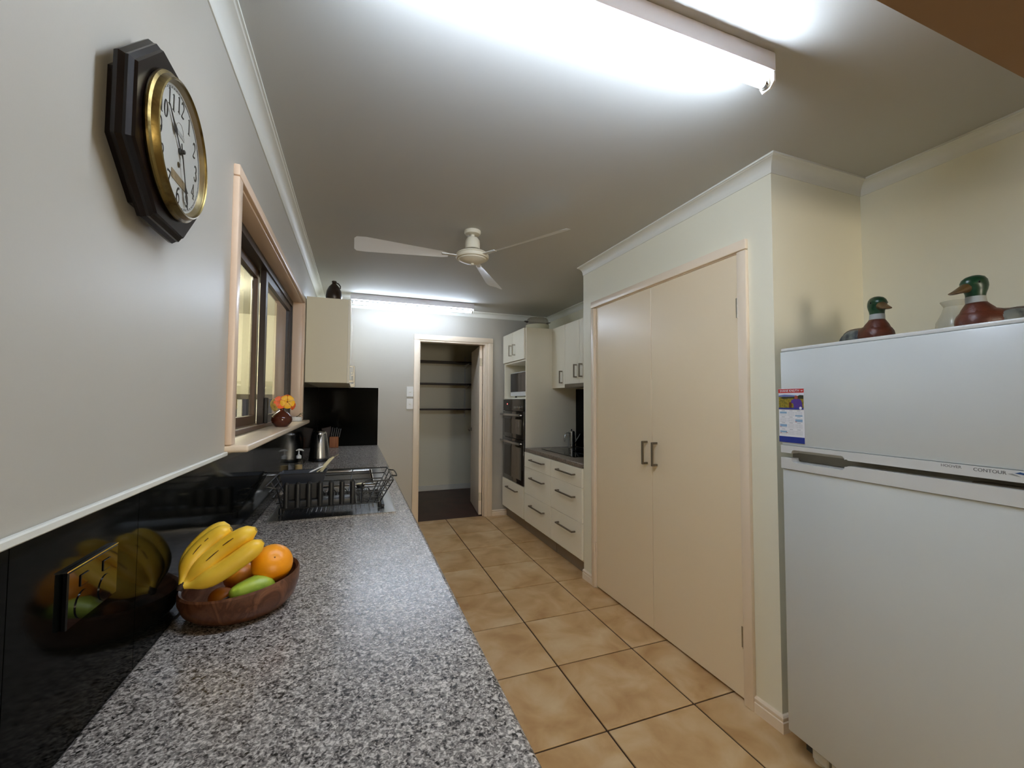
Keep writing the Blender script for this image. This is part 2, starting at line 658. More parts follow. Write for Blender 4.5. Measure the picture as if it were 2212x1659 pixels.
casing('trim_pantry_door_frame', TRIM, [
    ('jamb_casing', (2.016, 2.036, 1.403, 1.452, 0, 2.046)), ('jamb_casing', (2.016, 2.036, 2.708, 2.748, 0, 2.046)),
    ('head_casing', (2.016, 2.036, 1.403, 2.748, 2.050, 2.097)),
    ('jamb', (2.030, 2.13, 1.4475, 1.4555, 0, 2.048)), ('jamb', (2.030, 2.13, 2.7045, 2.712, 0, 2.048)), ('head_jamb', (2.030, 2.13, 1.4555, 2.7045, 2.0445, 2.052))],
    'pinkish beige frame around the double pantry doors')
casing('trim_laundry_door_frame', TRIM, [
    ('jamb_casing', (0.970, 1.026, D - .018, D + .002, 0, 2.038)), ('jamb_casing', (1.838, 1.895, D - .018, D + .002, 0, 2.038)),
    ('head_casing', (0.970, 1.895, D - .018, D + .002, 2.040, 2.099)),
    ('jamb', (1.018, 1.040, D - .008, D + .10, 0, 2.03)), ('jamb', (1.800, 1.846, D - .008, D + .10, 0, 2.03)), ('head_jamb', (1.018, 1.846, D - .008, D + .10, 2.020, 2.044)),
    ('door_stop', (1.790, 1.802, D + .03, D + .055, 0, 2.02)), ('door_stop', (1.030, 1.040, D + .03, D + .055, 0, 2.02))],
    'pinkish beige frame of the doorway in the end wall')
casing('trim_window_frame', WTRIM, [
    ('jamb_casing', (-.001, .018, 1.487, 1.530, 1.211, 2.040)), ('jamb_casing', (-.001, .018, 3.290, 3.340, 1.211, 2.040)),
    ('head_casing', (-.001, .018, 1.487, 3.340, 2.042, 2.078)),
    ('jamb', (-.075, .004, 1.522, 1.534, 1.211, 2.038)), ('jamb', (-.075, .004, 3.284, 3.296, 1.211, 2.038)), ('head_jamb', (-.075, .004, 1.534, 3.284, 2.036, 2.046))],
    'pinkish beige frame of the sliding window')


# ---- doors of the setting
def hinge(z, x, y, parent, m=SATIN):
    mb = MB()
    for k in range(3):
        mb.lathe([(.006, z - .048 + k * .032), (.006, z - .018 + k * .032)], (x, y, 0), 10)
    mb.box(x, x + .002, y - .014, y + .014, z - .046, z + .046)
    return stuff(mb.build('hinge', m, parent))


d2 = frame_obj('door_2', 'far leaf of the beige pantry doors')
MB().box(XP, XP + .034, 2.084, 2.701, 0.012, 2.0435, 0.0015).build('door_leaf', DOORP, d2)
bar_handle((XP, 2.128, .972), (XP, 2.128, 1.112), (-1, 0, 0), .034, .011, .012).build('handle', DARKST, d2)
for z in (1.80, .28):
    hinge(z, XP - .004, 2.7035, d2, TRIM)
d3 = frame_obj('door_3', 'near leaf of the beige pantry doors')
MB().box(XP, XP + .034, 1.459, 2.080, 0.012, 2.0435, 0.0015).build('door_leaf', DOORP, d3)
bar_handle((XP, 2.040, .972), (XP, 2.040, 1.112), (-1, 0, 0), .034, .011, .012).build('handle', DARKST, d3)
for z in (1.79, .285):
    hinge(z, XP - .004, 1.4575, d3)
MB().box(XP + .06, XP + .5, 1.46, 2.70, .002, .01).build('pantry_base', DARKGAP, d3)

d1 = frame_obj('door_1', 'cream laundry door standing open into the dark room')
a = math.radians(83)
hx, hy = 1.788, D + .062
M = axes((math.cos(a), math.sin(a), 0), (-math.sin(a), math.cos(a), 0), (0, 0, 1), (hx, hy, 0))
MB().box(0, 0.70, 0.0, .036, 0.008, 2.015, 0.002, 1, M).build('door_leaf', TRIM, d1)
mb = MB()
mb.lathe([(.024, 0), (.024, .006), (.010, .010), (.010, .045)], (0, 0, 0), 16, M @ axes((1, 0, 0), (0, 0, 1), (0, 1, 0), (.635, .036, .975)))
mb.tube([M @ V(p) for p in [(.635, .078, .975), (.60, .082, .977), (.55, .084, .973), (.53, .080, .962)]], [.010, .009, .008, .007], 10)
mb.build('handle', DARKST, d1)
for z in (1.82, .22):
    MB().box(-.006, .004, .003, .033, z - .045, z + .045, .001, 1, M).build('hinge', SATIN, d1)

# ---- window_1: sliding window with bronze aluminium frame
w1 = frame_obj('window_1', 'sliding window with dark bronze frame above the sink')
fx0, fx1 = -.145, -.058
mb = MB()
mb.box(fx0, fx1, WY0 + .005, WY1 - .005, 2.000, 2.036)
mb.box(fx0, fx1, WY0 + .005, WY0 + .03, 1.214, 2.000)
mb.box(fx0, fx1, WY1 - .03, WY1 - .005, 1.214, 2.000)
stuff(mb.build('outer_frame', BROWNAL, w1))
MB().box(fx0, fx1, WY0 + .005, WY1 - .005, 1.2105, 1.232, .003).build('bottom_track', BROWNAL2, w1)


def sash(x, y0, y1, ma, name):
    s0, s1 = x - .013, x + .013
    mb = MB()
    mb.box(s0, s1, y0, y0 + .045, 1.232, 2.0)
    mb.box(s0, s1, y1 - .045, y1, 1.232, 2.0)
    mb.box(s0, s1, y0 + .045, y1 - .045, 1.960, 2.0)
    mb.box(s0, s1, y0 + .045, y1 - .045, 1.232, 1.272)
    o = stuff(mb.build(name, ma, w1))
    MB().box(x - .0025, x + .0025, y0 + .04, y1 - .04, 1.268, 1.965).build('pane', GLASSW, o)
    return o


sash(-.118, WY0 + .03, 2.45, BROWNAL2, 'sliding_sash')
sash(-.080, 2.40, WY1 - .03, BROWNAL, 'fixed_sash')
MB().box(-.066, -.050, 2.425, 2.448, 1.232, 1.36, .002).build('latch', BLACKP, w1)
MB().box(-.060, .062, 1.488, 3.328, 1.188, 1.2105, 0.007, 3).build('window_sill', SILL, w1)

# ---- verandah outside the window
struct(MB().box(-2.6, -.16, 5.9, 6.05, 1.42, 2.40).build('wall_verandah_end', WALLR), 'cream wall seen through the window')
struct(MB().box(-2.7, -2.55, -1, 6.05, -.2, 2.40).build('wall_verandah_side', WALLR))
struct(MB().box(-2.7, -.16, -1, 6.05, 2.40, 2.5).build('ceiling_verandah', CORN))
struct(MB().box(-2.7, -.16, -1, 8.0, -.2, -.1).build('floor_verandah', GROUT))
vr = thing('verandah_railing', 'pale railing with upright posts outside the window', 'railing', (-1.2, 5.8, -.1))
MB().box(-2.5, -.2, 5.78, 5.84, 1.36, 1.42, .004).build('top_rail', DARKST, vr)
for k in range(12):
    x = -.35 - k * .19
    MB().box(x - .025, x + .025, 5.79, 5.83, -.1, 1.36, .003).build('post', WHITE, vr)

# ================================================================== LEFT BENCH
# black glass splashback
sp = thing('splashback', 'black glass splashback along the sink wall with pale capping', 'splashback', (0, 1.5, .87))
ys = [-2.5, -.56, .04, .643, .946, 1.86, 2.76, 3.66, D - .006]
for i in range(len(ys) - 1):
    top = 1.180 if ys[i] < 3.3 else 1.483
    if ys[i] < 2.9 and ys[i + 1] > 3.3:
        top = 1.180
    MB().box(.0005, .006, ys[i] + .0008, ys[i + 1] - .0008, ZW + .0008, top).build('glass_panel', SPLASH, sp)
MB().box(.0005, .006, 3.345, 3.66, 1.1805, 1.483).build('glass_panel', SPLASH, sp)
MB().box(.0005, .010, -2.5, 1.486, 1.1805, 1.1925, .002).build('capping', CORN, sp)
sp2 = thing('splashback', 'black glass panel on the end wall behind the knife block', 'splashback', (.3, D, .87))
MB().box(.0065, .597, D - .006, D - .0005, ZW + .0008, 1.488, .0008).build('glass_panel', SPLASH, sp2)
MB().box(.597, .601, D - .007, D - .0005, ZW + .0008, 1.490).build('edge_strip', CORN, sp2)

wt = thing('worktop', 'long grey speckled worktop with the sink and fruit bowl', 'worktop', (.3, 2, .83))
o = MB().slab('z', ZW - .036, ZW, (.0, .606), (-2.5, D), (.095, .475, 2.50, 3.06)).build('slab', WORKTOP, wt)
bv = o.modifiers.new('edge', 'BEVEL')
bv.width = .010
bv.segments = 3
bv.limit_method = 'ANGLE'
bcab = thing('base_cabinet', 'cream base cabinet under the long grey worktop', 'cabinet', (.3, 2, 0))
MB().box(.02, .575, -2.5, D - .01, .15, ZW - .2).build('body', CAB, bcab)
MB().slab('z', ZW - .2, ZW - .038, (.02, .575), (-2.5, D - .01), (.09, .48, 2.49, 3.07)).build('top_rail', CAB, bcab)
MB().box(.04, .53, -2.5, D - .01, .0, .15).build('kickboard', KICK, bcab)
for i in range(9):
    y = -2.3 + i * .78
    dd = MB().box(.575, .593, y, y + .775, .155, ZW - .045, .001).build('door', CAB, bcab)
    bar_handle((.593, y + .06, .62), (.593, y + .06, .76), (1, 0, 0)).build('handle', SATIN, dd)

# ---- sink
sk = thing('sink', 'stainless steel sink with ridged drainer under the dish rack', 'sink', (.3, 2.5, ZW))
SX0, SX1, SY0, SY1 = .050, .537, 1.885, 3.20
o = MB().slab('z', ZW + .0003, ZW + .004, (SX0, SX1), (SY0, SY1), (.110, .460, 2.535, 3.03)).build('deck', STEEL, sk)
mb = MB()
a = [(.110, 2.535), (.460, 2.535), (.460, 3.03), (.110, 3.03)]
b_ = [(.13, 2.56), (.44, 2.56), (.44, 3.005), (.13, 3.005)]
mb.rings([[(x, y, ZW + .004) for x, y in a], [(x, y, ZW + .001) for x, y in a], [(x * .97 + .009, y, ZW - .02) for x, y in a], [(x, y, ZW - .15) for x, y in b_]], cap=False)
mb.face([(x, y, ZW - .15) for x, y in b_])
mb.build('basin', STEEL, sk)
mb = MB()
for x0, y0, x1, y1 in ((.100, 2.520, .470, 2.520), (.100, 3.045, .470, 3.045), (.100, 2.52, .100, 3.045), (.470, 2.52, .470, 3.045)):
    mb.tube([(x0, y0, ZW + .004), (x1, y1, ZW + .004)], .0105, 12)
mb.build('basin_rim', CHROME, sk)
mb = MB()
for k in range(22):
    x = .09 + k * .018
    mb.tube([(x, 1.975, ZW + .0010), (x, 2.01, ZW + .0018), (x, 2.44, ZW + .0018), (x, 2.475, ZW + .0010)], [.0025, .0042, .0042, .0025], 8)
stuff(mb.build('drainer_ridges', STEEL, sk))
mb = MB()
mb.lathe([(.04, ZW - .1495), (.04, ZW - .147), (.02, ZW - .147)], (.285, 2.78, 0), 20)
mb.build('drain', CHROME, sk)
mb = MB()
for p, q in (((SX0, SY0), (SX1, SY0)), ((SX1, SY0), (SX1, SY1)), ((SX0, SY1), (SX1, SY1)), ((SX0, SY0), (SX0, SY1))):
    mb.beam((*p, ZW + .002), (*q, ZW + .002), .006, .005)
mb.build('edge_lip', CHROME, sk)
pl = thing('sink_plug', 'round cream sink plug on a black stopper beside the basin', 'plug', (.40, 2.44, ZW + .004))
MB().lathe([(.020, ZW + .0078), (.022, ZW + .024)], (.40, 2.44, 0), 20).build('stopper', BLACKP, pl)
MB().lathe([(.023, ZW + .024), (.024, ZW + .028), (.016, ZW + .031)], (.40, 2.44, 0), 20).build('cap', CREAMH, pl)

# ---- dish rack
rk = thing('dish_rack', 'black wire dish rack standing on the sink drainer', 'dish rack', (.28, 2.1, ZW))
Bt = dict(x0=.085, x1=.475, y0=1.975, y1=2.25, z=ZW + .028)
Tp = dict(x0=.033, x1=.528, y0=1.930, y1=2.31, z=1.000)


def lv(t):
    return {k: Bt[k] + (Tp[k] - Bt[k]) * t for k in Bt}


wr = .0025
mb = MB()
T = lv(1)
# rim runs round three sides, its near side broken by the low opening for the caddy
rim = [(.072, T['y0'] + .012, .99), (.045, T['y0'] + .002, 1.0), (T['x0'], T['y0'], 1.0), (T['x0'], T['y1'], 1.0), (T['x1'], T['y1'], 1.0), (T['x1'], T['y0'], 1.0), (.41, T['y0'], 1.0), (.400, T['y0'] + .006, .992), (.398, Bt['y0'], Bt['z'])]
mb.tube(rim, .0030, 6)
mb.tube([(.072, T['y0'] + .012, .99), (.078, 1.955, .96), (.088, Bt['y0'], Bt['z'])], .0030, 6)
mb.build('rim', WIRE, rk)
mb = MB()
for t in (0, .27, .52, .76):
    L = lv(t)
    z = L['z']
    mb.tube([(.40, L['y0'], z), (L['x1'], L['y0'], z), (L['x1'], L['y1'], z), (L['x0'], L['y1'], z), (L['x0'], L['y0'], z), (L['x0'] + .02, L['y0'], z)], wr, 6)
L = lv(0)
mb.tube([(L['x0'], L['y0'], L['z']), (.40, L['y0'], L['z'])], wr, 6)
stuff(mb.build('rail_wires', WIRE, rk))
mb = MB()


def vert(t0, fx, fy):
    a, b = lv(0), lv(1)
    mb.tube([(a['x0'] + (a['x1'] - a['x0']) * fx, a['y0'] + (a['y1'] - a['y0']) * fy, a['z']), (b['x0'] + (b['x1'] - b['x0']) * fx, b['y0'] + (b['y1'] - b['y0']) * fy, b['z'])], wr, 6)


for fx in (.33, .66):
    vert(0, fx, 1)
for fy in (0, .33, .66, 1):
    vert(0, 1, fy)
for fy in (.33, .66, 1):
    vert(0, 0, fy)
for fx in (.87, .94):
    vert(0, fx, 0)
for k in range(1, 9):
    y = Bt['y0'] + (Bt['y1'] - Bt['y0']) * k / 9
    mb.tube([(Bt['x0'], y, Bt['z']), (Bt['x1'], y, Bt['z'])], wr, 6)
for k in range(1, 4):
    x = Bt['x0'] + (Bt['x1'] - Bt['x0']) * k / 4
    mb.tube([(x, Bt['y0'], Bt['z']), (x, Bt['y1'], Bt['z'])], wr, 6)
stuff(mb.build('upright_wires', WIRE, rk))
mb = MB()
for yy in (2.04, 2.16):
    for k in range(7):
        x = .12 + k * .05
        pts = [(x + .02 * math.cos(math.pi * i / 8), yy, Bt['z'] + .035 * math.sin(math.pi * i / 8)) for i in range(9)]
        mb.tube(pts, wr, 6)
stuff(mb.build('plate_loops', WIRE, rk))
mb = MB()
mb.tube([(.528, 2.05, 1.0), (.553, 2.055, .997), (.556, 2.10, .997), (.556, 2.18, .997), (.553, 2.225, .997), (.528, 2.23, 1.0)], .003, 6)
mb.build('handle', WIRE, rk)
for x, y in ((.085, 1.975), (.475, 1.975), (.085, 2.25), (.475, 2.25)):
    MB().lathe([(.007, ZW + .0066), (.009, ZW + .012), (.006, ZW + .032)], (x, y, 0), 12).build('foot', BLACKP, rk)
MB().beam((.488, 1.97, ZW + .0125), (.488, 2.30, ZW + .0125), .014, .011, (0, 0, 1), .002).build('side_runner', BLACKP, rk)

cd = thing('cutlery_caddy', 'charcoal plastic plate holder with seven posts in the rack', 'caddy', (.23, 1.97, ZW))
MB().box(.098, .368, 1.957, 2.02, ZW + .031, ZW + .064, .008, 3).build('tray', CADDY, cd)
for k in range(7):
    x = .106 + k * .0425
    pts = [(x, 1.962, ZW + .036), (x, 1.958, ZW + .10), (x, 1.960, ZW + .128), (x, 1.966, ZW + .134)]
    MB().tube(pts, [.0108, .0108, .0104, .0075], 14).build('post', CADDY, cd)
MB().box(.100, .240, 1.985, 1.991, ZW + .06, ZW + .128, .002).build('back_panel', CADDY, cd)

tb = thing('utensil_tub', 'dark grey plastic tub at the back of the dish rack', 'tub', (.14, 2.24, ZW))
mb = MB()
o_ = [(.046, 2.19), (.242, 2.19), (.242, 2.30), (.046, 2.30)]
i_ = [(.075, 2.185), (.212, 2.185), (.212, 2.245), (.075, 2.245)]
sh = lambda P, k: [((x - .144) * k + .144, (y - .235 - 2.0) * k + 2.235) for x, y in P]
mb.rings([[(x, y, ZW + .033) for x, y in i_], [(x, y, 1.008) for x, y in o_], [(x, y, 1.008) for x, y in sh(o_, .96)], [(x, y, ZW + .037) for x, y in sh(i_, .94)]])
mb.build('bin', DGREY, tb)
MB().tube([(.046, 2.19, 1.008), (.242, 2.19, 1.008), (.242, 2.30, 1.008), (.046, 2.30, 1.008)], .003, 6, True).build('rim', DGREY, tb)


def utensil(label, pts, rs, m, flat=1.0, tip=None):
    t = thing('utensil', label, 'utensil', pts[0], 'utensils standing in the dark tub')
    MB().tube(pts, rs, 10, flat=flat).build('handle', m, t)
    if tip:
        MB().tube(tip[0], tip[1], 10).build('tip', CHROME, t)
    return t


utensil('cream utensil with curved handle and shiny tip, leaning furthest right', [(.19, 2.24, .915), (.215, 2.26, 1.0), (.232, 2.28, 1.03), (.252, 2.30, 1.052), (.268, 2.32, 1.063)], [.004, .006, .0085, .008, .0045], CREAMH, .6,
        ([(.267, 2.319, 1.0625), (.283, 2.335, 1.071), (.292, 2.345, 1.074)], [.0045, .0055, .003]))
utensil('thin white handle leaning right, lowest of the utensils in the tub', [(.10, 2.23, .915), (.17, 2.25, 1.005), (.222, 2.27, 1.026)], [.003, .004, .003], WHITE, .6)
utensil('thin cream handle between the white and the curved utensil', [(.15, 2.22, .915), (.20, 2.25, 1.004), (.235, 2.265, 1.026)], [.003, .004, .003], CREAMH, .6)

# ---- soap bottle
sb = thing('soap_bottle', 'clear pump soap bottle with amber soap behind the rack', 'soap bottle', (.045, 2.9, ZW))
cx, cy = .045, 2.90
MB().lathe([(.021, ZW + .0045), (.0225, ZW + .012), (.0225, ZW + .100), (.018, ZW + .116), (.011, ZW + .123)], (cx, cy, 0), 24).build('bottle', GLASSB, sb)
MB().lathe([(.0205, ZW + .0065), (.0212, ZW + .012), (.0212, ZW + .082)], (cx, cy, 0), 24).build('soap', SOAPL, sb)
MB().lathe([(.014, ZW + .121), (.0155, ZW + .123), (.0145, ZW + .138), (.008, ZW + .142), (.006, ZW + .146)], (cx, cy, 0), 20).build('collar', WHITE, sb)
mb = MB()
mb.tube([(cx, cy, ZW + .14), (cx, cy, ZW + .168)], .0038, 10)
mb.tube([(cx - .016, cy, ZW + .170), (cx, cy, ZW + .175), (cx + .016, cy - .002, ZW + .173), (cx + .027, cy - .004, ZW + .167)], [.003, .006, .0055, .003], 10)
mb.build('pump_nozzle', WHITE, sb)

# ---- kettle
kt = thing('kettle', 'stainless steel jug kettle with black handle and base', 'kettle', (.105, 3.70, ZW))
cx, cy = .105, 3.70
MB().lathe([(.080, ZW + .0006), (.082, ZW + .008), (.078, ZW + .018)], (cx, cy, 0), 32).build('power_base', BLACKP, kt)
MB().lathe([(.072, ZW + .018), (.077, ZW + .021), (.077, ZW + .026)], (cx, cy, 0), 32).build('bottom_band', CHROME, kt)
MB().lathe([(.076, ZW + .027), (.074, ZW + .06), (.066, ZW + .12), (.057, ZW + .175), (.0505, ZW + .208)], (cx, cy, 0), 40).build('body', STEEL, kt)
MB().lathe([(.0515, ZW + .208), (.0505, ZW + .220), (.044, ZW + .231), (.02, ZW + .237)], (cx, cy, 0), 32).build('lid', CHROME, kt)
MB().rings([[(cx + .018, cy - .048, ZW + .206), (cx + .002, cy - .066, ZW + .209), (cx - .018, cy - .046, ZW + .206), (cx, cy - .04, ZW + .206)],
            [(cx + .004, cy - .0605, ZW + .145), (cx + .0, cy - .0635, ZW + .142), (cx - .004, cy - .0605, ZW + .145), (cx, cy - .055, ZW + .145)]]).build('spout', STEEL, kt)
MB().tube([(cx - .032, cy + .032, ZW + .212), (cx - .050, cy + .060, ZW + .220), (cx - .060, cy + .078, ZW + .19), (cx - .062, cy + .080, ZW + .12), (cx - .056, cy + .070, ZW + .06), (cx - .046, cy + .056, ZW + .045)], [.012, .013, .012, .011, .011, .010], 12, flat=.8).build('handle', BLACKP, kt)

# ---- knife block with its knives
kb = thing('knife_block', 'wooden knife block in the corner by the black panel', 'knife block', (.165, 4.72, ZW))
MB().box(.125, .210, 4.655, 4.715, ZW + .0006, ZW + .110, .003).build('front_block', BLOCKW, kb)
Mk = Matrix.Translation((.12, 4.722, ZW)) @ Matrix.Rotation(math.radians(-12), 4, 'Y')
MB().box(-.035, .055, 0, .055, .006, .205, .003, 1, Mk).build('rear_block', mat('dark_block_wood', '2A150C', .5), kb)
for i, (x, z, l) in enumerate([(.148, .205, 'leftmost'), (.168, .198, 'second'), (.188, .200, 'middle'), (.207, .192, 'fourth'), (.226, .190, 'rightmost')]):
    if i < 2:
        zb = ZW + .10
    k = thing('knife', 'black handled knife in the knife block, %s of five' % l, 'knife', (x, 4.70, ZW + .1), 'knives in the knife block')
    MB().tube([(x - .012, 4.688, ZW + .102), (x - .004, 4.694, ZW + .15), (x + .004, 4.700, ZW + z)], [.008, .0095, .008], 10, flat=.7).build('handle', BLACKP, k)
    mb = MB()
    mb.ball((x + .003, 4.6905, ZW + z - .012), .0028, n=8, m=6)
    mb.build('rivet', CHROME, k)

# ---- power outlet on the splashback
po = thing('power_outlet', 'black glass power point on the splashback beside the fruit', 'outlet', (.007, .80, 1.07))
MB().box(.0065, .0135, .737, .862, 1.040, 1.116, .0015).build('plate', BLACKG, po)
MB().box(.0068, .0128, .7355, .8635, 1.1162, 1.1178).build('top_edge', CHROME, po)
for y in (.772, .828):
    MB().box(.0135, .0150, y - .010, y + .010, 1.088, 1.104, .001).build('rocker_switch', BLACKG, po)
    mb = MB()
    mb.lathe([(.019, 0), (.019, .0012)], (.0135, y, 1.062), 20, axes((0, 1, 0), (0, 0, 1), (1, 0, 0), (0, 0, 0)))
    mb.build('socket', BLACKG, po)

# ---- wall cabinet left
wc = thing('wall_cabinet', 'cream wall cupboard at the end of the sink wall', 'cabinet', (.15, 4.1, 1.484))
MB().box(.008, .300, 3.472, D - .008, 1.484, 2.130, .001).build('body', CABL, wc)
for i in range(3):
    y = 3.473 + i * .437
    dr = MB().box(.3005, .3185, y, y + .4345, 1.482, 2.130, .001).build('door', WHITE if i == 9 else CAB, wc)
    hy = y + .045 if i == 0 else y + .39
    bar_handle((.3185, hy, 1.494), (.3185, hy, 1.620), (1, 0, 0), .032).build('handle', SATIN, dr)

jg = thing('jug', 'dark brown stoneware jug on the wall cupboard', 'jug', (.189, 3.60, 2.130))
c = (.189, 3.60, 2.1305)
MB().lathe([(.052, 0), (.058, .01), (.061, .045), (.055, .085), (.040, .118), (.022, .138), (.0155, .147), (.0150, .153), (.018, .155), (.0185, .162), (.017, .166), (.009, .166), (.009, .155)], c, 32).build('body', TERRA, jg)
MB().tube([(c[0] + .014, c[1], c[2] + .155), (c[0] + .032, c[1], c[2] + .147), (c[0] + .046, c[1], c[2] + .130), (c[0] + .046, c[1], c[2] + .112), (c[0] + .042, c[1], c[2] + .108)], [.005, .0052, .005, .0048, .004], 10).build('handle', TERRA, jg)

# ---- bud vase with nasturtiums, seedling pot on the sill
ZS = 1.2108
bv_ = thing('bud_vase', 'round glossy brown bud vase on the window sill', 'vase', (.008, 2.475, ZS))
c = (.008, 2.475, ZS)
MB().lathe([(.027, 0), (.034, .006), (.047, .025), (.0495, .038), (.046, .053), (.034, .068), (.018, .079), (.0105, .085), (.0095, .092), (.011, .096), (.007, .096), (.007, .080)], c, 36).build('body', BUDV, bv_)


def flower(label, ctr, nrm, r, m, base=None, droop=0.25):
    t = thing('nasturtium', label, 'flower', ctr, 'nasturtiums in the brown bud vase')
    n = V(nrm).normalized()
    a = V((0, 0, 1)) if abs(n.z) < .9 else V((1, 0, 0))
    u = n.cross(a).normalized()
    v = n.cross(u)
    ctr = V(ctr)
    for k in range(5):
        an = 2 * math.pi * k / 5 + .3
        d = u * math.cos(an) + v * math.sin(an)
        e = -u * math.sin(an) + v * math.cos(an)
        mb = MB()
        top, bot = [], []
        prof = [(0.10, .06), (.35, .22), (.6, .42), (.82, .50), (.95, .38), (1.02, .15)]
        L, Rr = [], []
        for q, wd in prof:
            lift = .18 * math.sin(q * 2.2) - .12 * q * q
            base_p = ctr + d * (q * r) + n * (lift * r + .004)
            L.append(base_p - e * wd * r + n * .10 * wd * r)
            Rr.append(base_p + e * wd * r + n * .10 * wd * r)
        rg = []
        for A, B, (q, wd) in zip(L, Rr, prof):
            mid = (A + B) / 2 - n * .16 * wd * r
            th = n * .0006
            rg.append([A, mid + th, B, mid - th])
        mb.rings(rg)
        mb.build('petal', m, t, sharp=1.2)
    MB().ball(ctr + n * .003, r * .13, n=10, m=6).build('throat', PETC, t)
    b0 = V(base or (.008, 2.475, ZS + .090))
    MB().tube([ctr - n * .002, ctr * .55 + b0 * .45 - n * .008, b0 + V((0, 0, .0)), V((b0.x * .5 + .004, 2.475, ZS + .05))], .0016, 6).build('stem', PLANT, t)
    return t


flower('orange nasturtium facing the room, left of the yellow one', (.002, 2.455, ZS + .126), (.35, -.9, .1), .032, PETO)
flower('deep yellow nasturtium facing the room at the right of the vase', (.033, 2.462, ZS + .128), (.30, -.92, .12), .034, PETY)
flower('pale yellow nasturtium low at the left of the bunch', (-.022, 2.452, ZS + .103), (-.5, -.6, -.3), .022, PETP)
flower('second pale yellow nasturtium, upper left behind the orange one', (-.030, 2.468, ZS + .122), (-.6, -.5, .2), .021, PETP)
flower('orange nasturtium behind the yellow one, at the top of the bunch', (.028, 2.50, ZS + .150), (.1, -.5, .8), .022, PETO)
flower('orange nasturtium hanging low at the right of the bunch', (.052, 2.49, ZS + .108), (.7, -.4, -.2), .020, PETO)
pt = thing('seedling_pot', 'small white round dish at the far end of the sill', 'pot', (.0, 3.10, ZS))
MB().lathe([(.034, 0), (.037, .004), (.0375, .028), (.035, .028), (.034, .020)], (.0, 3.10, ZS), 28).build('pot', WHITE, pt)
MB().lathe([(.0335, .018), (.0335, .0195), (.01, .021)], (.0, 3.10, ZS), 20).build('soil', STEMB, pt)
sd_ = thing('seedling', 'green seedling leaning from the white dish', 'plant', (.0, 3.10, ZS + .02))
MB().tube([(.0, 3.10, ZS + .02), (.012, 3.095, ZS + .034), (.028, 3.09, ZS + .048)], .0014, 6).build('stem', PLANT, sd_)
for p, d, l in (((.018, 3.09, ZS + .042), (.9, -.1, .35), .034), ((.0, 3.095, ZS + .030), (.95, -.2, .06), .030), ((-.02, 3.09, ZS + .030), (-.9, -.1, .25), .024), ((.026, 3.09, ZS + .047), (.7, -.1, -.6), .020)):
    p, d = V(p), V(d).normalized()
    e = d.cross(V((0, 0, 1))).normalized()
    u = e.cross(d)
    rg = []
    for q, wd in ((0, .03), (.25, .26), (.5, .34), (.8, .2), (1, .02)):
        m_ = p + d * l * q + u * (.15 * l * math.sin(q * 3))
        rg.append([m_ - e * wd * l, m_ + u * .0008 - u * .05 * l, m_ + e * wd * l, m_ - u * .0008 - u * .05 * l])
    MB().rings(rg).build('leaf', PLANT, sd_, sharp=1.2)

# ---- fruit bowl and fruit
BX, BY = .127, 1.148
fb = thing('fruit_bowl', 'wide wooden fruit bowl on the near end of the worktop', 'bowl', (BX, BY, ZW))
mb = MB()
rg = []
prof = [(.078, .0006), (.095, .005), (.111, .021), (.119, .044), (.1195, .066), (.1165, .0705), (.111, .066), (.108, .046), (.098, .026), (.074, .014), (.02, .012)]
for r, z in prof:
    ring = []
    for k in range(48):
        a = 2 * math.pi * k / 48
        x, y = r * math.cos(a), r * math.sin(a) * 1.0
        zz = z * (1 + 1.15 * x + .25 * y)
        ring.append((BX + x, BY + y, ZW + max(zz, .0006)))
    rg.append(ring)
mb.rings(rg)
mb.build('bowl', BOWLW, fb)


BNAV = mat('navel_brown', '8A6430', .7)


def fruit_ball(name, label, cat, c, r, sq, m, group=None, stemdir=(0, 0, 1)):
    t = thing(name, label, cat, (c[0], c[1], c[2] - r), group)
    n = V(stemdir).normalized()
    a = V((0, 0, 1)) if abs(n.z) < .9 else V((1, 0, 0))
    u = n.cross(a).normalized()
    M = axes(u, n.cross(u), n, (0, 0, 0))
    prof = []
    for i in range(17):
        t_ = -math.pi / 2 + math.pi * i / 16
        rr = math.cos(t_)
        zz = math.sin(t_) * sq
        dip = .07 * math.exp(-(rr / .18) ** 2)
        prof.append((max(rr, .01) * r, (zz - math.copysign(dip, zz)) * r))
    MB().lathe(prof, c, 32, M).build('skin', m, t)
    MB().ball(V(c) + n * (sq - .055) * r, r * .04, n=8, m=6).build('navel', BNAV, t)
    return t


fruit_ball('orange', 'bright orange mandarin at the right end of the fruit bowl', 'orange', (.190, 1.135, .965), .0435, .90, ORANGE, 'oranges in the bowl', (.25, -.75, .62))
fruit_ball('orange', 'dull orange half hidden under the bananas', 'orange', (.118, 1.180, .928), .036, .92, MANGO, 'oranges in the bowl', (.2, .3, .9))
fruit_ball('orange', 'dark orange lowest in the bowl behind the near rim', 'orange', (.098, 1.107, .911), .026, .9, MANGO, 'oranges in the bowl', (.2, .3, .9))
pr = thing('pear', 'green pear lying in the bowl below the orange', 'pear', (.155, 1.11, .90))
c0, dd = V((.119, 1.073, .926)), V((.86, .48, .02)).normalized()
q = [(0, .005), (.0025, .011), (.008, .0165), (.018, .021), (.034, .0245), (.052, .0275), (.068, .0275), (.080, .023), (.088, .013), (.090, .004)]
MB().tube([c0 + dd * s_ for s_, r in q], [r for s_, r in q], 20).build('skin', PEAR, pr)
MB().tube([c0 + dd * .003, c0 - dd * .010 + V((0, 0, -.003)), c0 - dd * .014 + V((-.002, 0, -.006))], [.002, .0022, .003], 8).build('stalk', STEMB, pr)

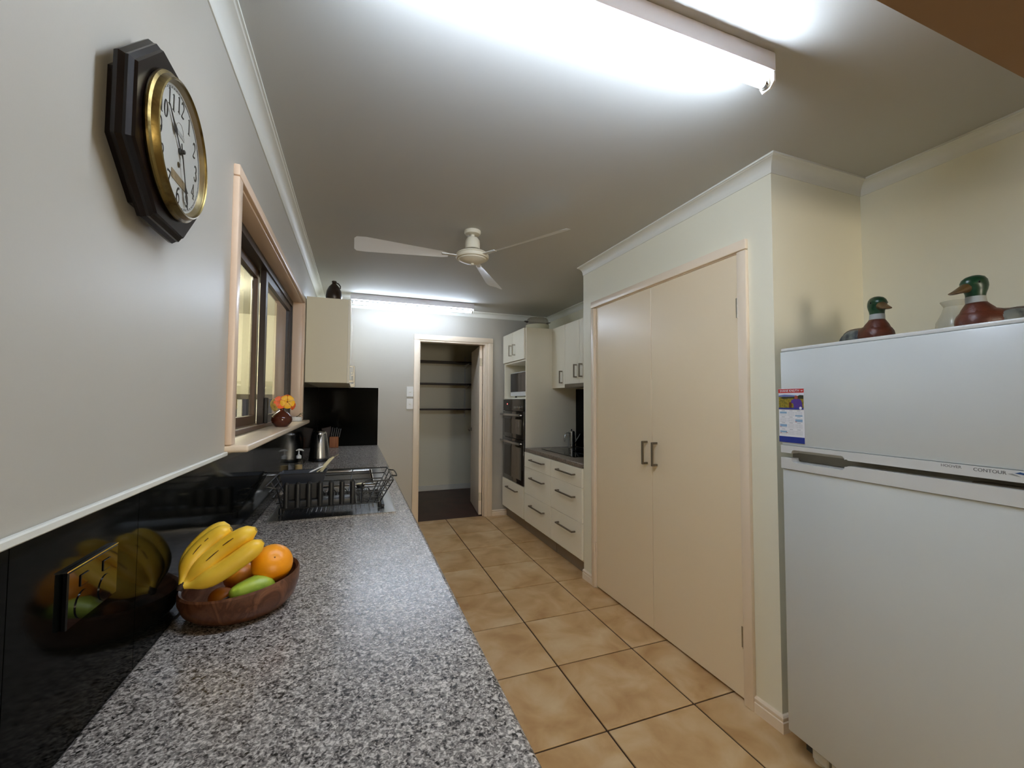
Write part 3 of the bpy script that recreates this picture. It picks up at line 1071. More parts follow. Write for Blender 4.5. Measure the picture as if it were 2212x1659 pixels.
bb = thing('banana_bunch', 'bunch of four yellow bananas lying across the fruit bowl', 'bananas', (.03, 1.11, .95))
ST = V((.031, 1.085, .957))


BTIP = mat('banana_tip', 'A8862E', .6)


BRUISE = mat('banana_bruise', '5A3A10', .6)


def banana(p1, p2, tip, r, marks=()):
    P0, P1, P2, P3 = ST, V(p1), V(p2), V(tip)
    pts, rs = [], []
    N = 18
    for i in range(N + 1):
        t = i / N
        pts.append(P0 * (1 - t) ** 3 + P1 * 3 * t * (1 - t) ** 2 + P2 * 3 * t * t * (1 - t) + P3 * t ** 3)
        if t < .14:
            k = .30 + (.06 * t / .14)
        elif t < .46:
            k = .36 + .64 * math.sin((t - .14) / .32 * math.pi / 2)
        elif t < .80:
            k = 1.0
        else:
            s_ = (t - .80) / .20
            k = max(math.sqrt(max(1 - s_ ** 3.2, 0)) * .9 + .1, .30)
        rs.append(r * k)
    b = MB().tube(pts, rs, 14).build('banana', BANANA, bb, sharp=1.2)
    for (i0, i1, up) in marks:
        q = []
        for i in range(i0, i1 + 1):
            tg = (pts[i + 1] - pts[i - 1]).normalized()
            n_ = V(up) - tg * V(up).dot(tg)
            q.append(pts[i] + n_.normalized() * (rs[i] - .0001))
        m_ = len(q)
        MB().tube(q, [.0003 + .0009 * math.sin(math.pi * (e + .5) / m_) for e in range(m_)], 6).build('bruise', BRUISE, b)
    d = (pts[-1] - pts[-2]).normalized()
    MB().tube([pts[-1] - d * .004, pts[-1] + d * .0006], [r * .27, r * .20], 8).build('blossom_end', BTIP, b)


banana((.018, 1.125, .985), (.048, 1.155, 1.045), (.098, 1.155, 1.052), .0205)
banana((.028, 1.105, .985), (.050, 1.130, 1.030), (.108, 1.122, 1.056), .0205, ((9, 12, (.1, -.75, .65)), (13, 14, (.0, -.8, .6))))
banana((.050, 1.100, .970), (.085, 1.110, 1.020), (.160, 1.105, 1.055), .0212, ((9, 12, (.2, -.85, .5)), (13, 15, (.15, -.8, .6))))
banana((.070, 1.085, .950), (.115, 1.085, .985), (.176, 1.095, 1.030), .0205)
MB().tube([ST + V((.003, .003, .004)), ST + V((-.001, -.003, -.003)), ST + V((-.003, -.006, -.008))], [.0065, .007, .005], 10).build('crown', STEMB, bb)

# ================================================================== CLOCK
CY, CZ = .926, 1.805
ck = thing('wall_clock', 'octagonal dark wood wall clock with brass bezel', 'clock', (0, CY, CZ))


def octa(ap, x):
    rr = ap / math.cos(math.pi / 8)
    return [(x, CY + rr * math.cos(math.pi / 8 + k * math.pi / 4), CZ + rr * math.sin(math.pi / 8 + k * math.pi / 4)) for k in range(8)]


MB().rings([octa(.128, .001), octa(.128, .016), octa(.152, .018), octa(.154, .024), octa(.150, .031), octa(.150, .035), octa(.144, .040), octa(.142, .044), octa(.12, .044)]).build('case', CLOCKW, ck, sharp=.25)
MX = axes((0, 1, 0), (0, 0, 1), (1, 0, 0), (0, CY, CZ))


def cl(prof, n=64):
    return MB().lathe(prof, (0, 0, 0), n, MX, cap=False)


cl([(.1235, .0445), (.1255, .048), (.1250, .051), (.1205, .0535), (.1185, .059), (.1165, .0625), (.1140, .0635), (.1125, .062), (.1120, .060)]).build('bezel', BRASS, ck)
cl([(.1120, .0605), (.1095, .055), (.1075, .0515)]).build('inner_ring', mat('inner_ring_metal', 'A8966C', .3, metal=.85), ck)
MB().lathe([(.1085, .0450), (.1085, .0515)], (0, 0, 0), 64, MX).build('dial', DIAL, ck)
MB().lathe([(.1118, .0606), (.095, .0636), (.06, .0662), (.02, .0672)], (0, 0, 0), 64, MX).build('glass', GLASSC, ck)
XD = .0517


def arc(cx, cy, rx, ry, a0, a1, n=14):
    return [(cx + rx * math.cos(math.radians(a0 + (a1 - a0) * q / n)), cy + ry * math.sin(math.radians(a0 + (a1 - a0) * q / n))) for q in range(n + 1)]


# each digit: strokes of (points, half widths) in a box 0.5 wide and 1 high
def sw(pts, a, b):
    n = len(pts) - 1
    return [(p[0], p[1], a + (b - a) * math.sin(math.pi * q / n)) for q, p in enumerate(pts)]


SER = lambda x0, x1, y: [(x0, y, .025), (x1, y, .025)]
DIG = {
    '1': [[(.25, 0, .062), (.25, 1, .062)], SER(.10, .40, .02), [(.25, .97, .03), (.08, .86, .018)]],
    '0': [sw(arc(.25, .5, .19, .48, 90, 270), .022, .075), sw(arc(.25, .5, .19, .48, -90, 90), .022, .075)],
    '2': [sw(arc(.23, .74, .18, .24, 165, -30), .03, .07) + [(.10, .12, .03), (.06, .05, .03)], [(.05, .06, .05), (.30, .07, .06), (.46, .14, .02)]],
    '3': [sw(arc(.22, .77, .17, .21, 160, -90), .03, .07), sw(arc(.22, .28, .20, .27, 90, -160), .03, .075)],
    '4': [[(.36, 0, .06), (.36, 1, .05)], [(.36, .98, .02), (.02, .30, .03)], [(.0, .29, .03), (.52, .29, .03)], SER(.22, .50, .02)],
    '5': [[(.12, .95, .04), (.42, .97, .05)], [(.12, .95, .025), (.10, .56, .02)], sw(arc(.22, .31, .21, .29, 130, -160), .03, .075)],
    '6': [sw(arc(.25, .30, .19, .28, 0, 360, 22), .03, .06), sw(arc(.44, .42, .38, .56, 185, 100), .06, .06) + [(.44, .93, .03)]],
    '7': [[(.04, .96, .05), (.48, .96, .05)], [(.47, .95, .03), (.26, .45, .05), (.20, 0, .07)], SER(.02, .06, .88)],
    '8': [sw(arc(.25, .75, .16, .22, 0, 360, 22), .03, .055), sw(arc(.25, .27, .19, .26, 0, 360, 22), .03, .06)],
    '9': [sw(arc(.25, .70, .19, .28, 0, 360, 22), .03, .06), sw(arc(.06, .58, .38, .56, 5, -80), .06, .06)],
}


def numeral(body, y, z, h):
    mb = MB()
    adv = .58
    n = len(body)
    for q, ch in enumerate(body):
        ox = (q - (n - 1) / 2) * adv - .25
        for st in DIG[ch]:
            rg = []
            for e, (px_, py_, wd) in enumerate(st):
                a_ = st[max(e - 1, 0)]
                b_ = st[min(e + 1, len(st) - 1)]
                tx, ty = b_[0] - a_[0], (b_[1] - a_[1]) * 1.0
                L_ = math.hypot(tx, ty) or 1
                nx, ny = -ty / L_, tx / L_
                cy_, cz_ = y + (ox + px_) * h, z + (py_ - .5) * h
                rg.append([(XD + .0004, cy_ + nx * wd * h, cz_ + ny * wd * h), (XD + .0004, cy_ - nx * wd * h, cz_ - ny * wd * h),
                           (XD - .0001, cy_ - nx * wd * h, cz_ - ny * wd * h), (XD - .0001, cy_ + nx * wd * h, cz_ + ny * wd * h)])
            mb.rings(rg)
    return stuff(mb.build('numeral', INK, ck))


for k in range(1, 13):
    an = math.radians(90 - 30 * k)
    numeral(str(k), CY + .082 * math.cos(an), CZ + .082 * math.sin(an), .030)
mb = MB()
for r in (.1005, .1030):
    mb.tube([(XD, CY + r * math.cos(2 * math.pi * k / 64), CZ + r * math.sin(2 * math.pi * k / 64)) for k in range(64)], .0003, 4, True)
for k in range(60):
    an = 2 * math.pi * k / 60
    mb.beam((XD, CY + .1005 * math.cos(an), CZ + .1005 * math.sin(an)), (XD, CY + .1030 * math.cos(an), CZ + .1030 * math.sin(an)), .0006 if k % 5 else .0016, .0006, (1, 0, 0))
stuff(mb.build('minute_track', INK, ck))


def hand(ang, prof, x, nm):
    an = math.radians(90 - ang)
    d, e = V((0, math.cos(an), math.sin(an))), V((0, -math.sin(an), math.cos(an)))
    o0 = V((x, CY, CZ))
    rg = []
    for s_, wd in prof:
        p = o0 + d * s_
        rg.append([p - e * wd + V((.0005, 0, 0)), p + e * wd + V((.0005, 0, 0)), p + e * wd - V((.0005, 0, 0)), p - e * wd - V((.0005, 0, 0))])
    MB().rings(rg).build(nm, INK, ck)


hand(315, [(-.012, .001), (0, .002), (.026, .0013), (.030, .0022), (.036, .0068), (.043, .0055), (.050, .0024), (.060, .0016), (.078, .0004)], .0545, 'hour_hand')
hand(160, [(-.014, .001), (0, .0018), (.055, .0010), (.060, .0018), (.068, .0058), (.073, .0022), (.077, .0055), (.083, .0048), (.088, .0014), (.100, .0004)], .0565, 'minute_hand')
MB().lathe([(.006, .0516), (.006, .054), (.0042, .055), (.0040, .060), (.002, .061)], (0, 0, 0), 16, MX).build('hub', INK, ck)
mb = MB()
mb.lathe([(.005, 0), (.005, .0008), (.003, .0012)], (XD, CY - .002, CZ - .026), 16, axes((0, 1, 0), (0, 0, 1), (1, 0, 0), (0, 0, 0)))
mb.build('winding_hole', BRASS, ck)
MB().box(XD, XD + .0008, CY - .032, CY + .032, CZ - .062, CZ - .046).build('dial_label', mat('dial_label_tan', '8F7A58', .6), ck)
mb = MB()
mb.tube([(XD, CY + .016 * math.cos(math.pi * k / 12), CZ + .036 + .016 * math.sin(math.pi * k / 12)) for k in range(13)], .0005, 4)
mb.box(XD, XD + .0005, CY - .020, CY + .020, CZ + .028, CZ + .036)
mb.build('dial_emblem', mat('dial_emblem_grey', 'A9A8A2', .6), ck)

# ================================================================== LIGHTS AND FAN
def fluoro(label, x0, x1, y, tm, name='fluorescent_light'):
    """bare batten: box on the ceiling, lit tube hanging below in two end holders"""
    t = thing(name, label, 'light', ((x0 + x1) / 2, y, ZC), 'fluorescent battens on the ceiling')
    MB().box(x0, x1, y - .026, y + .026, ZC - .058, ZC - .0004, .004, 2).build('batten', BATT, t)
    zt = ZC - .086
    for x, s_ in ((x0, 1), (x1, -1)):
        hb = MB()
        hb.prism([(y - .024, ZC - .059), (y + .024, ZC - .059), (y + .024, ZC - .085), (y + .016, ZC - .104), (y - .010, ZC - .104), (y - .024, ZC - .088)], 'x', x + s_ * .001, x + s_ * .008)
        h_ = hb.build('lamp_holder', WHITE, t)
        MB().prism([(y - .012, zt - .010), (y + .012, zt - .010), (y + .012, zt + .014), (y - .012, zt + .014)], 'x', x + s_ * .008, x + s_ * .014).build('socket', WARMW, h_)
        MB().lathe([(.0128, 0), (.0128, .012)], (0, 0, 0), 20, axes((0, 1, 0), (0, 0, s_), (s_, 0, 0), (x + s_ * .0142, y, zt))).build('tube_cap', CHROME, t)
    MB().tube([(x0 + .0265, y, zt), (x1 - .0265, y, zt)], .0128, 20).build('tube', tm, t)
    return t


fluoro('bare fluorescent batten nearest the viewer at the top', .300, 1.530, .897, TUBEM)
fluoro('bare fluorescent batten over the end wall', .300, 1.548, 4.388, TUBEM2)

FX, FY = 1.025, 2.49
fn = thing('ceiling_fan', 'white three bladed ceiling fan', 'ceiling fan', (FX, FY, ZC))
c = (FX, FY, 0)
MB().lathe([(.050, ZC - .0005), (.052, ZC - .012), (.046, ZC - .022), (.014, ZC - .026), (.013, ZC - .045), (.012, ZC - .050)], c, 32).build('canopy', WARMW, fn)
MB().lathe([(.016, ZC - .040), (.034, ZC - .046), (.044, ZC - .062), (.046, ZC - .080), (.046, ZC - .115), (.040, ZC - .117)], c, 32).build('motor_cover', WARMW, fn)
MB().lathe([(.038, ZC - .117), (.038, ZC - .127)], c, 24).build('motor_gap', BLACKP, fn)
MB().lathe([(.045, ZC - .126), (.080, ZC - .134), (.098, ZC - .146), (.0985, ZC - .151), (.094, ZC - .1515)], c, 40).build('upper_housing', WARMW, fn)
MB().lathe([(.094, ZC - .1515), (.094, ZC - .154), (.101, ZC - .155), (.102, ZC - .166), (.097, ZC - .175), (.090, ZC - .176)], c, 40).build('lower_housing', WARMW, fn)
MB().lathe([(.087, ZC - .174), (.084, ZC - .182), (.055, ZC - .196), (.02, ZC - .203), (.010, ZC - .204), (.008, ZC - .211), (.003, ZC - .213)], c, 40).build('bottom_cap', WARMW, fn)
for an in (180, 60, -60):
    a = math.radians(an)
    M = axes((math.cos(a), math.sin(a), 0), (-math.sin(a), math.cos(a), 0), (0, 0, 1), (FX, FY, ZC - .168)) @ Matrix.Rotation(math.radians(20), 4, 'X')
    rg = []
    for r, w0, w1 in ((.15, -.018, .018), (.19, -.028, .028), (.40, -.045, .045), (.62, -.063, .063), (.67, -.062, .058), (.683, -.048, .042)):
        ring = []
        for u, zz in ((w0, 0), ((w0 + w1) / 2, .005), (w1, 0), ((w0 + w1) / 2, .0035)):
            ring.append(M @ V((r, u, zz)))
        rg.append(ring)
    b = MB().rings(rg).build('blade', WHITE, fn)
    MB().beam(M @ V((.085, 0, .003)), M @ V((.19, 0, .003)), .030, .005, (0, 0, 1), .001).build('blade_arm', WHITE, b)

# ================================================================== END WALL
for (z0, z1, l) in ((1.396, 1.508, 'upper white light switch beside the laundry doorway'), (1.257, 1.375, 'lower white light switch beside the laundry doorway')):
    t = thing('light_switch', l, 'switch', (.932, D, z0), 'light switches by the doorway')
    MB().box(.896, .968, D - .010, D - .0005, z0, z1, .002).build('plate', WHITE, t)
    MB().box(.922, .946, D - .014, D - .010, (z0 + z1) / 2 - .008, (z0 + z1) / 2 + .008, .002).build('rocker', CORN, t)

sh_ = thing('shelf_unit', 'three dark shelves on wall strips in the laundry', 'shelves', (1.5, 6.3, 1.2))
for z in (1.932, 1.604, 1.225):
    MB().box(.22, 2.38, 6.150, 6.435, z - .010, z + .010, .001).build('shelf', SHELFW, sh_)
for x in (.75, 1.97):
    MB().box(x - .010, x + .010, 6.436, 6.449, 1.10, 2.05).build('wall_strip', CORN, sh_)
    for z in (1.932, 1.604, 1.225):
        MB().prism([(6.434, z - .012), (6.20, z - .012), (6.20, z - .022), (6.434, z - .075)], 'x', x - .004, x + .004).build('bracket', CORN, sh_)

# ================================================================== RIGHT CABINETS
XT = 2.035          # line of the cabinet fronts, flush with the pantry wall
TY0, TY1 = 4.073, 4.760
XW = XR - .002
tw = thing('oven_tower', 'tall cream oven tower cabinet beside the laundry doorway', 'cabinet', (2.3, 4.41, 0))
MB().box(XT + .001, XW, TY0, TY0 + .018, .115, 2.130, .0008).build('side_panel', CAB, tw)
MB().box(XT + .001, XW, TY1 - .018, TY1, .115, 2.130, .0008).build('side_panel', CAB, tw)
ya, yb = TY0 + .0185, TY1 - .0185
MB().box(XT + .020, XW, ya, yb, 2.111, 2.129).build('top_panel', CAB, tw)
MB().box(XT + .001, XW - .02, ya, yb, 1.781, 1.797).build('shelf_panel', CAB, tw)
MB().box(XT + .001, XW - .02, ya, yb, 1.375, 1.391).build('shelf_panel', CAB, tw)
MB().box(XT + .020, XW - .02, ya, yb, .115, .133).build('bottom_panel', CAB, tw)
MB().box(XW - .018, XW, ya, yb, .134, 2.110).build('back_panel', CAB, tw)
MB().box(XT + .045, XT + .062, TY0 - .003, D - .005, .001, .114).build('kickboard', KICK, tw)
for y0, y1, hy in ((4.428, 4.760, 4.476), (4.093, 4.425, 4.360)):
    dr = MB().box(XT - .017, XT, y0, y1, 1.800, 2.128, .001).build('door', CAB, tw)
    bar_handle((XT - .017, hy, 1.860), (XT - .017, hy, 1.984), (-1, 0, 0)).build('handle', SATIN, dr)
dr = MB().box(XT - .017, XT, 4.093, 4.760, .130, .458, .001).build('drawer', CAB, tw)
bar_handle((XT - .017, 4.575, .380), (XT - .017, 4.255, .380), (-1, 0, 0), .03, .011, .012).build('handle', DARKST, dr)

ov = thing('double_oven', 'black glass double wall oven in the tall cream cabinet', 'oven', (2.25, 4.41, .46))
MB().box(XT + .003, XT + .45, 4.100, 4.735, .475, 1.368).build('body', BLACKP, ov)
MB().box(XT - .018, XT + .002, 4.096, 4.737, 1.244, 1.371, .002).build('control_panel', mat('oven_fascia', '211F1C', .12), ov)
OVW = mat('oven_window_glass', '2E2A25', .04, spec=.8)  # both oven glasses have a greyed base standing in for a reflection
OVD = mat('oven_door_glass', '2A2622', .06, spec=.7)
for (z0, z1) in ((.943, 1.240), (.464, .939)):
    od = MB().box(XT - .020, XT + .002, 4.096, 4.737, z0, z1, .004, 2).build('oven_door', OVD, ov)
    hb = MB()
    zh = z1 - .039
    hb.beam((XT - .058, 4.728, zh), (XT - .058, 4.120, zh), .012, .025, (0, 0, 1), .003)
    for y in (4.69, 4.15):
        hb.beam((XT - .0205, y, zh), (XT - .053, y, zh), .016, .012)
    hb.build('handle', STEEL, od)
    MB().box(XT - .0212, XT - .0202, 4.15, 4.685, z0 + .05, z1 - .085).build('window', OVW, od)
for k in range(4):
    y = 4.325 - k * .046
    MB().lathe([(.0165, 0), (.0155, .016), (.012, .018)], (XT - .018, y, 1.283), 16, axes((0, 1, 0), (0, 0, -1), (-1, 0, 0), (0, 0, 0))).build('knob', CHROME, ov)
MB().box(XT - .0190, XT - .0179, 4.552, 4.635, 1.304, 1.335).build('display', BLACKG, ov)
MB().box(XT - .0196, XT - .0190, 4.585, 4.604, 1.313, 1.326).build('clock_digits', LEDR, ov)

mw_ = thing('microwave', 'white microwave with dark glass door in the tower niche', 'microwave', (2.25, 4.35, 1.391))
MB().box(2.070, 2.48, 4.112, 4.596, 1.4075, 1.676, .004).build('body', WHITE, mw_)
MB().box(2.055, 2.0698, 4.112, 4.596, 1.455, 1.668, .003).build('door', mat('microwave_glass', '221F1E', .08), mw_)
MB().box(2.0535, 2.0549, 4.265, 4.555, 1.478, 1.643).build('window', mat('microwave_window', '2C2A29', .12), mw_)
MB().box(2.054, 2.0698, 4.112, 4.596, 1.410, 1.454, .002).build('lower_fascia', WHITE, mw_)
for x, y in ((2.11, 4.14), (2.11, 4.56), (2.44, 4.14), (2.44, 4.56)):
    MB().lathe([(.012, 1.3912), (.012, 1.4078)], (x, y, 0), 10).build('foot', BLACKP, mw_)

ccx, ccy, ccz = 2.272, 4.32, 2.1305
cc = thing('cake_carrier', 'smoky domed cake carrier with cream base on the oven tower', 'cake carrier', (ccx, ccy, ccz))
MB().lathe([(.108, .0), (.126, .010), (.132, .060), (.130, .074), (.10, .076)], (ccx, ccy, ccz), 40).build('base', CAKEB, cc)
mb = MB()
mb.lathe([(.126, .076), (.126, .104), (.119, .130), (.100, .153), (.06, .163), (.01, .165)], (ccx, ccy, ccz), 72, None, False, (9, .035))
mb.build('dome', GLASSD, cc)
SMC = mat('smoked_clip', '3A3129', .3)
for s_ in (-1, 1):
    MB().rings([[(ccx + s_ * .120, ccy - .02, ccz + .098), (ccx + s_ * .120, ccy + .02, ccz + .098), (ccx + s_ * .120, ccy + .02, ccz + .114), (ccx + s_ * .120, ccy - .02, ccz + .114)],
                [(ccx + s_ * .156, ccy - .016, ccz + .112), (ccx + s_ * .156, ccy + .016, ccz + .112), (ccx + s_ * .156, ccy + .016, ccz + .117), (ccx + s_ * .156, ccy - .016, ccz + .117)]]).build('clip', SMC, cc)


def drawer_cabinet(label, y0, y1, hy0, hy1):
    t = thing('drawer_cabinet', label, 'cabinet', (2.3, (y0 + y1) / 2, 0), 'drawer cabinets under the cooktop bench')
    MB().box(XT + .002, XW, y0 + .001, y1 - .001, .115, .828).build('body', CAB, t)
    MB().box(XT + .045, XT + .062, y0 + .001, y1 - .004, .001, .114).build('kickboard', KICK, t)
    for z0, z1, zh in ((.680, .827, .768), (.410, .677, .590), (.130, .407, .318)):
        d = MB().box(XT - .016, XT + .0015, y0 + .0015, y1 - .0015, z0, z1, .001).build('drawer', CAB, t)
        bar_handle((XT - .016, hy1, zh), (XT - .016, hy0, zh), (-1, 0, 0), .031, .011, .012).build('handle', DARKST, d)


drawer_cabinet('three drawer cream cabinet next to the oven tower', 3.447, 4.071, 3.575, 3.884)
drawer_cabinet('three drawer cream cabinet next to the pantry wall', 2.890, 3.445, 2.994, 3.291)

w2 = thing('worktop', 'brown grey speckled worktop holding the cooktop', 'worktop', (2.3, 3.5, .83))
mb = MB()
mb.box(XT - .012, XW, 2.890, 4.0715, .829, .867, .008, 3)
mb.build('slab', WORKTOP2, w2)
ct = thing('cooktop', 'flat black glass cooktop on the right hand bench', 'cooktop', (2.36, 3.6, .867))
MB().box(2.137, 2.565, 3.235, 3.905, .8675, .8735, .002).build('glass_top', BLACKG, ct)
mb = MB()
for x, y, r in ((2.245, 3.73, .09), (2.45, 3.73, .075), (2.245, 3.41, .075), (2.45, 3.41, .09)):
    mb.tube([(x + r * math.cos(2 * math.pi * k / 32), y + r * math.sin(2 * math.pi * k / 32), .8736) for k in range(32)], .0006, 4, True)
stuff(mb.build('ring_marks', mat('ring_print', '4A4A4A', .4), ct))
sp3 = thing('splashback', 'black glass panel on the wall behind the cooktop', 'splashback', (XR, 3.5, .87))
MB().box(XW - .0065, XW, 2.890, 4.0705, .8678, 1.484).build('glass_panel', SPLASH, sp3)

px, py, pz = 2.512, 3.965, .8678
cp = thing('coffee_pot', 'slim stainless steel coffee pot behind the cooktop', 'coffee pot', (px, py, pz))
MB().lathe([(.043, 0), (.044, .006), (.037, .014), (.0355, .10), (.034, .155), (.033, .162)], (px, py, pz), 28).build('body', STEEL, cp)
MB().lathe([(.034, .162), (.033, .168), (.018, .175), (.006, .178)], (px, py, pz), 28).build('lid', CHROME, cp)
MB().lathe([(.004, .177), (.006, .183), (.006, .189), (.003, .193)], (px, py, pz), 14).build('lid_knob', BLACKP, cp)
MB().tube([(px - .032, py, pz + .152), (px - .056, py, pz + .154), (px - .079, py, pz + .132), (px - .087, py, pz + .093), (px - .083, py, pz + .062)], .0036, 8, flat=1.6).build('handle', STEEL, cp)
MB().tube([(px + .033, py, pz + .040), (px + .060, py, pz + .077), (px + .084, py - .004, pz + .113), (px + .100, py - .006, pz + .140)], [.011, .0075, .005, .004], 12).build('spout', STEEL, cp)

XU = 2.337


def upper(label, y0, y1, zb, splits, handles):
    t = thing('wall_cabinet', label, 'cabinet', (2.45, (y0 + y1) / 2, zb), 'cream wall cupboards over the cooktop')
    MB().box(XU + .0175, XW, y0 + .001, y1 - .001, zb, 2.127).build('body', CAB, t)
    ed = [y0] + splits + [y1]
    for i in range(len(ed) - 1):
        d = MB().box(XU, XU + .017, ed[i] + .0012, ed[i + 1] - .0012, zb - .001, 2.129, .001).build('door', CAB, t)
        h = handles[i]
        bar_handle((XU, h[0], h[1]), (XU, h[0], h[1] + .128), (-1, 0, 0)).build('handle', DARKST, d)


upper('single door cream wall cupboard against the oven tower', 3.783, 4.072, 1.491, [], [(3.841, 1.535)])
upper('double door cream wall cupboard above the range hood', 3.199, 3.781, 1.525, [3.489], [(3.439, 1.579), (3.542, 1.579)])
upper('cream wall cupboard hard against the pantry wall', 2.890, 3.197, 1.525, [], [(2.94, 1.579)])
hd = thing('range_hood', 'slim grey slide-out range hood under the wall cupboards', 'range hood', (2.48, 3.49, 1.487))
MB().box(XU - .004, XU + .030, 3.201, 3.779, 1.487, 1.5225, .002).build('front_bar', DARKST, hd)
MB().box(XU + .030, XW - .010, 3.201, 3.779, 1.494, 1.5225).build('filter_tray', DARKST, hd)

# ================================================================== FRIDGE (own axes: -y runs to the right along its face, +x into its depth)
FA = -math.radians(3.5)
FO = (1.955, 1.200, 0)
fr = thing('refrigerator', 'white top freezer refrigerator in the recess beside the pantry', 'refrigerator', FO, None, FA)
FW = .70
DT = .058
MB().box(DT + .006, .60, -FW + .002, -.002, .055, 1.548, .004).build('cabinet', FRIDGE, fr)
MB().box(.004, .60, -FW, 0, 1.550, 1.5625, .003, 2).build('top_lid', FRIDGEP, fr)
fz = MB().box(0, DT, -FW, 0, 1.1815, 1.5490, .004, 2).build('freezer_door', FRIDGE, fr)


def scoop_rail(z0, z1, zn, up, name, parent):
    """plastic edge strip along the meeting of the doors with a finger scoop notched into one edge"""
    a, b = -.045, -.240
    pts = []
    zlo, zhi = (z0, z1)
    r = .012

    def arc(cy_, cz_, a0, a1):
        return [(cy_ + r * math.cos(math.radians(a0 + (a1 - a0) * k / 6)), cz_ + r * math.sin(math.radians(a0 + (a1 - a0) * k / 6))) for k in range(7)]
    if up:    # notch cut up into the lower edge
        pts = [(0, zlo), (0, zhi), (-FW, zhi), (-FW, zlo), (b - .012, zlo)] + [(b - .006, zlo + .004)] + arc(b + r, zn - r, 180, 90) + arc(a - r, zn - r, 90, 0) + [(a, zlo)]
    else:
        pts = [(0, zhi), (0, zlo), (-FW, zlo), (-FW, zhi), (b - .012, zhi)] + [(b - .006, zhi - .004)] + arc(b + r, zn + r, 180, 270) + arc(a - r, zn + r, 270, 360) + [(a, zhi)]
    front = [(-.006, p[0], p[1]) for p in pts]
    back = [(.030, p[0], p[1]) for p in pts]
    mb = MB()
    mb.rings([front, back])
    return mb.build(name, FRIDGEP, parent, sharp=.5)


scoop_rail(1.152, 1.1810, 1.1655, True, 'handle_rail', fz)
MB().box(.030, DT, -FW + .001, -.001, 1.1525, 1.1810).build('rail_back', FRIDGEP, fz)
fd = MB().box(0, DT, -FW, 0, .088, 1.0895, .005, 2).build('fridge_door', FRIDGE, fr)
scoop_rail(1.0905, 1.1335, 1.1175, False, 'handle_rail', fd)
MB().box(.030, DT, -FW + .001, -.001, 1.0905, 1.1185).build('rail_back', FRIDGEP, fd)
MB().box(.0301, DT, -FW + .001, -.25, 1.1185, 1.1330).build('rail_back', FRIDGEP, fd)
MB().box(.050, DT + .005, -FW + .004, -.004, 1.120, 1.165).build('seal_gap', DARKGAP, fr)
MF = lambda y, z: axes((0, -1, 0), (0, 0, 1), (-1, 0, 0), (-.0060, y, z))
text('HOOVER', .0105, mat('badge_grey', '6B6A67', .4), fz, MF(-.5235, 1.1735), 'badge_lettering', 1.05)
text('CONTOUR', .0125, mat('badge_dark', '5A5A58', .4), fz, MF(-.601, 1.1720), 'badge_lettering', 1.0)
for pts, m in (([(0, 0), (.010, .0045), (.020, .0015), (.028, -.0045), (.016, -.0015)], mat('badge_blue', '2A4A78', .3)), ([(-.012, -.0025), (-.004, -.001), (.004, -.0035), (.011, -.0075), (-.001, -.0055)], mat('badge_silver', '96968F', .3))):
    mb = MB()
    mb.rings([[(-.0067, -.647 - p[0], 1.1735 + p[1]) for p in pts], [(-.0059, -.647 - p[0], 1.1735 + p[1]) for p in pts]])
    mb.build('badge_emblem', m, fz)
MB().box(.012, .05, -FW + .02, -.555, 1.119, 1.137, .003).build('hinge_cover', DARKST, fr)
MB().box(.05, .075, -FW + .03, -.03, .025, .080, .003).build('kick_grille', BLACKP, fr)
for y in (-.10, -.17):
    MB().box(.030, .070, y - .03, y + .03, .030, .068, .004).build('foot_bracket', FRIDGEP, fr)
for y in (-.07, -.63):
    for x in (.075, .55):
        MB().lathe([(.022, .0008), (.022, .012), (.010, .014), (.010, .06)], (x, y, 0), 16).build('foot', WHITE, fr)

# ---- calendar magnet
cal = thing('calendar', 'red white and blue calendar magnet on the fridge', 'calendar', FO, None, FA)
cal.location = (FO[0], FO[1], 0)
y0c, y1c, z0c, z1c = .008, -.098, 1.193, 1.402
WC, HC = y0c - y1c, z1c - z0c


def crd(u, v, x=-.0030):
    return (x, y0c - u * WC, z1c - v * HC)


def patch(name, m, pts, lay):
    x = -.0030 - .0003 * lay
    return MB().rings([[crd(u, v, x + .0003) for u, v in pts], [crd(u, v, x) for u, v in pts]]).build(name, m, cal)


def rc(u0, v0, u1, v1):
    return [(u0, v0), (u1, v0), (u1, v1), (u0, v1)]


MB().box(-.0030, -.0005, y1c, y0c, z0c, z1c, .0006).build('card', mat('calendar_card', 'E4E4E6', .45), cal)
patch('header_band', mat('calendar_red', 'B82018', .5), rc(0, .004, 1, .078), 1)
patch('photo_sky', mat('photo_sky', 'C9CFDA', .5), rc(.01, .085, .99, .14), 1)
patch('photo_field', mat('photo_field', '98841E', .5, var=(160, '6C6414', .4, .6)), rc(.01, .14, .99, .36), 1)
patch('photo_hills', mat('photo_hills', '5A68A0', .5), [(.01, .15), (.01, .125), (.25, .11), (.5, .118), (.75, .13), (.75, .15)], 2)
patch('photo_trees', mat('photo_trees', '2C2E18', .5), [(.05, .17), (.2, .15), (.45, .155), (.7, .15), (.85, .12), (.99, .125), (.99, .19), (.5, .18), (.2, .19)], 2)
patch('photo_figure', mat('photo_shirt', '4A2F86', .5), [(.5, .26), (.53, .215), (.64, .19), (.72, .185), (.86, .195), (.93, .25), (.95, .36), (.62, .36), (.60, .28)], 3)
patch('photo_face', mat('photo_face', '9A4A38', .5), [(.655, .185), (.645, .15), (.69, .125), (.75, .13), (.79, .155), (.77, .185), (.73, .20)], 4)
patch('photo_post', mat('photo_post', '5A2A14', .5), rc(.43, .255, .53, .36), 4)
patch('blue_band', mat('calendar_blue', '1B2F86', .5), rc(.01, .355, .99, .385), 5)
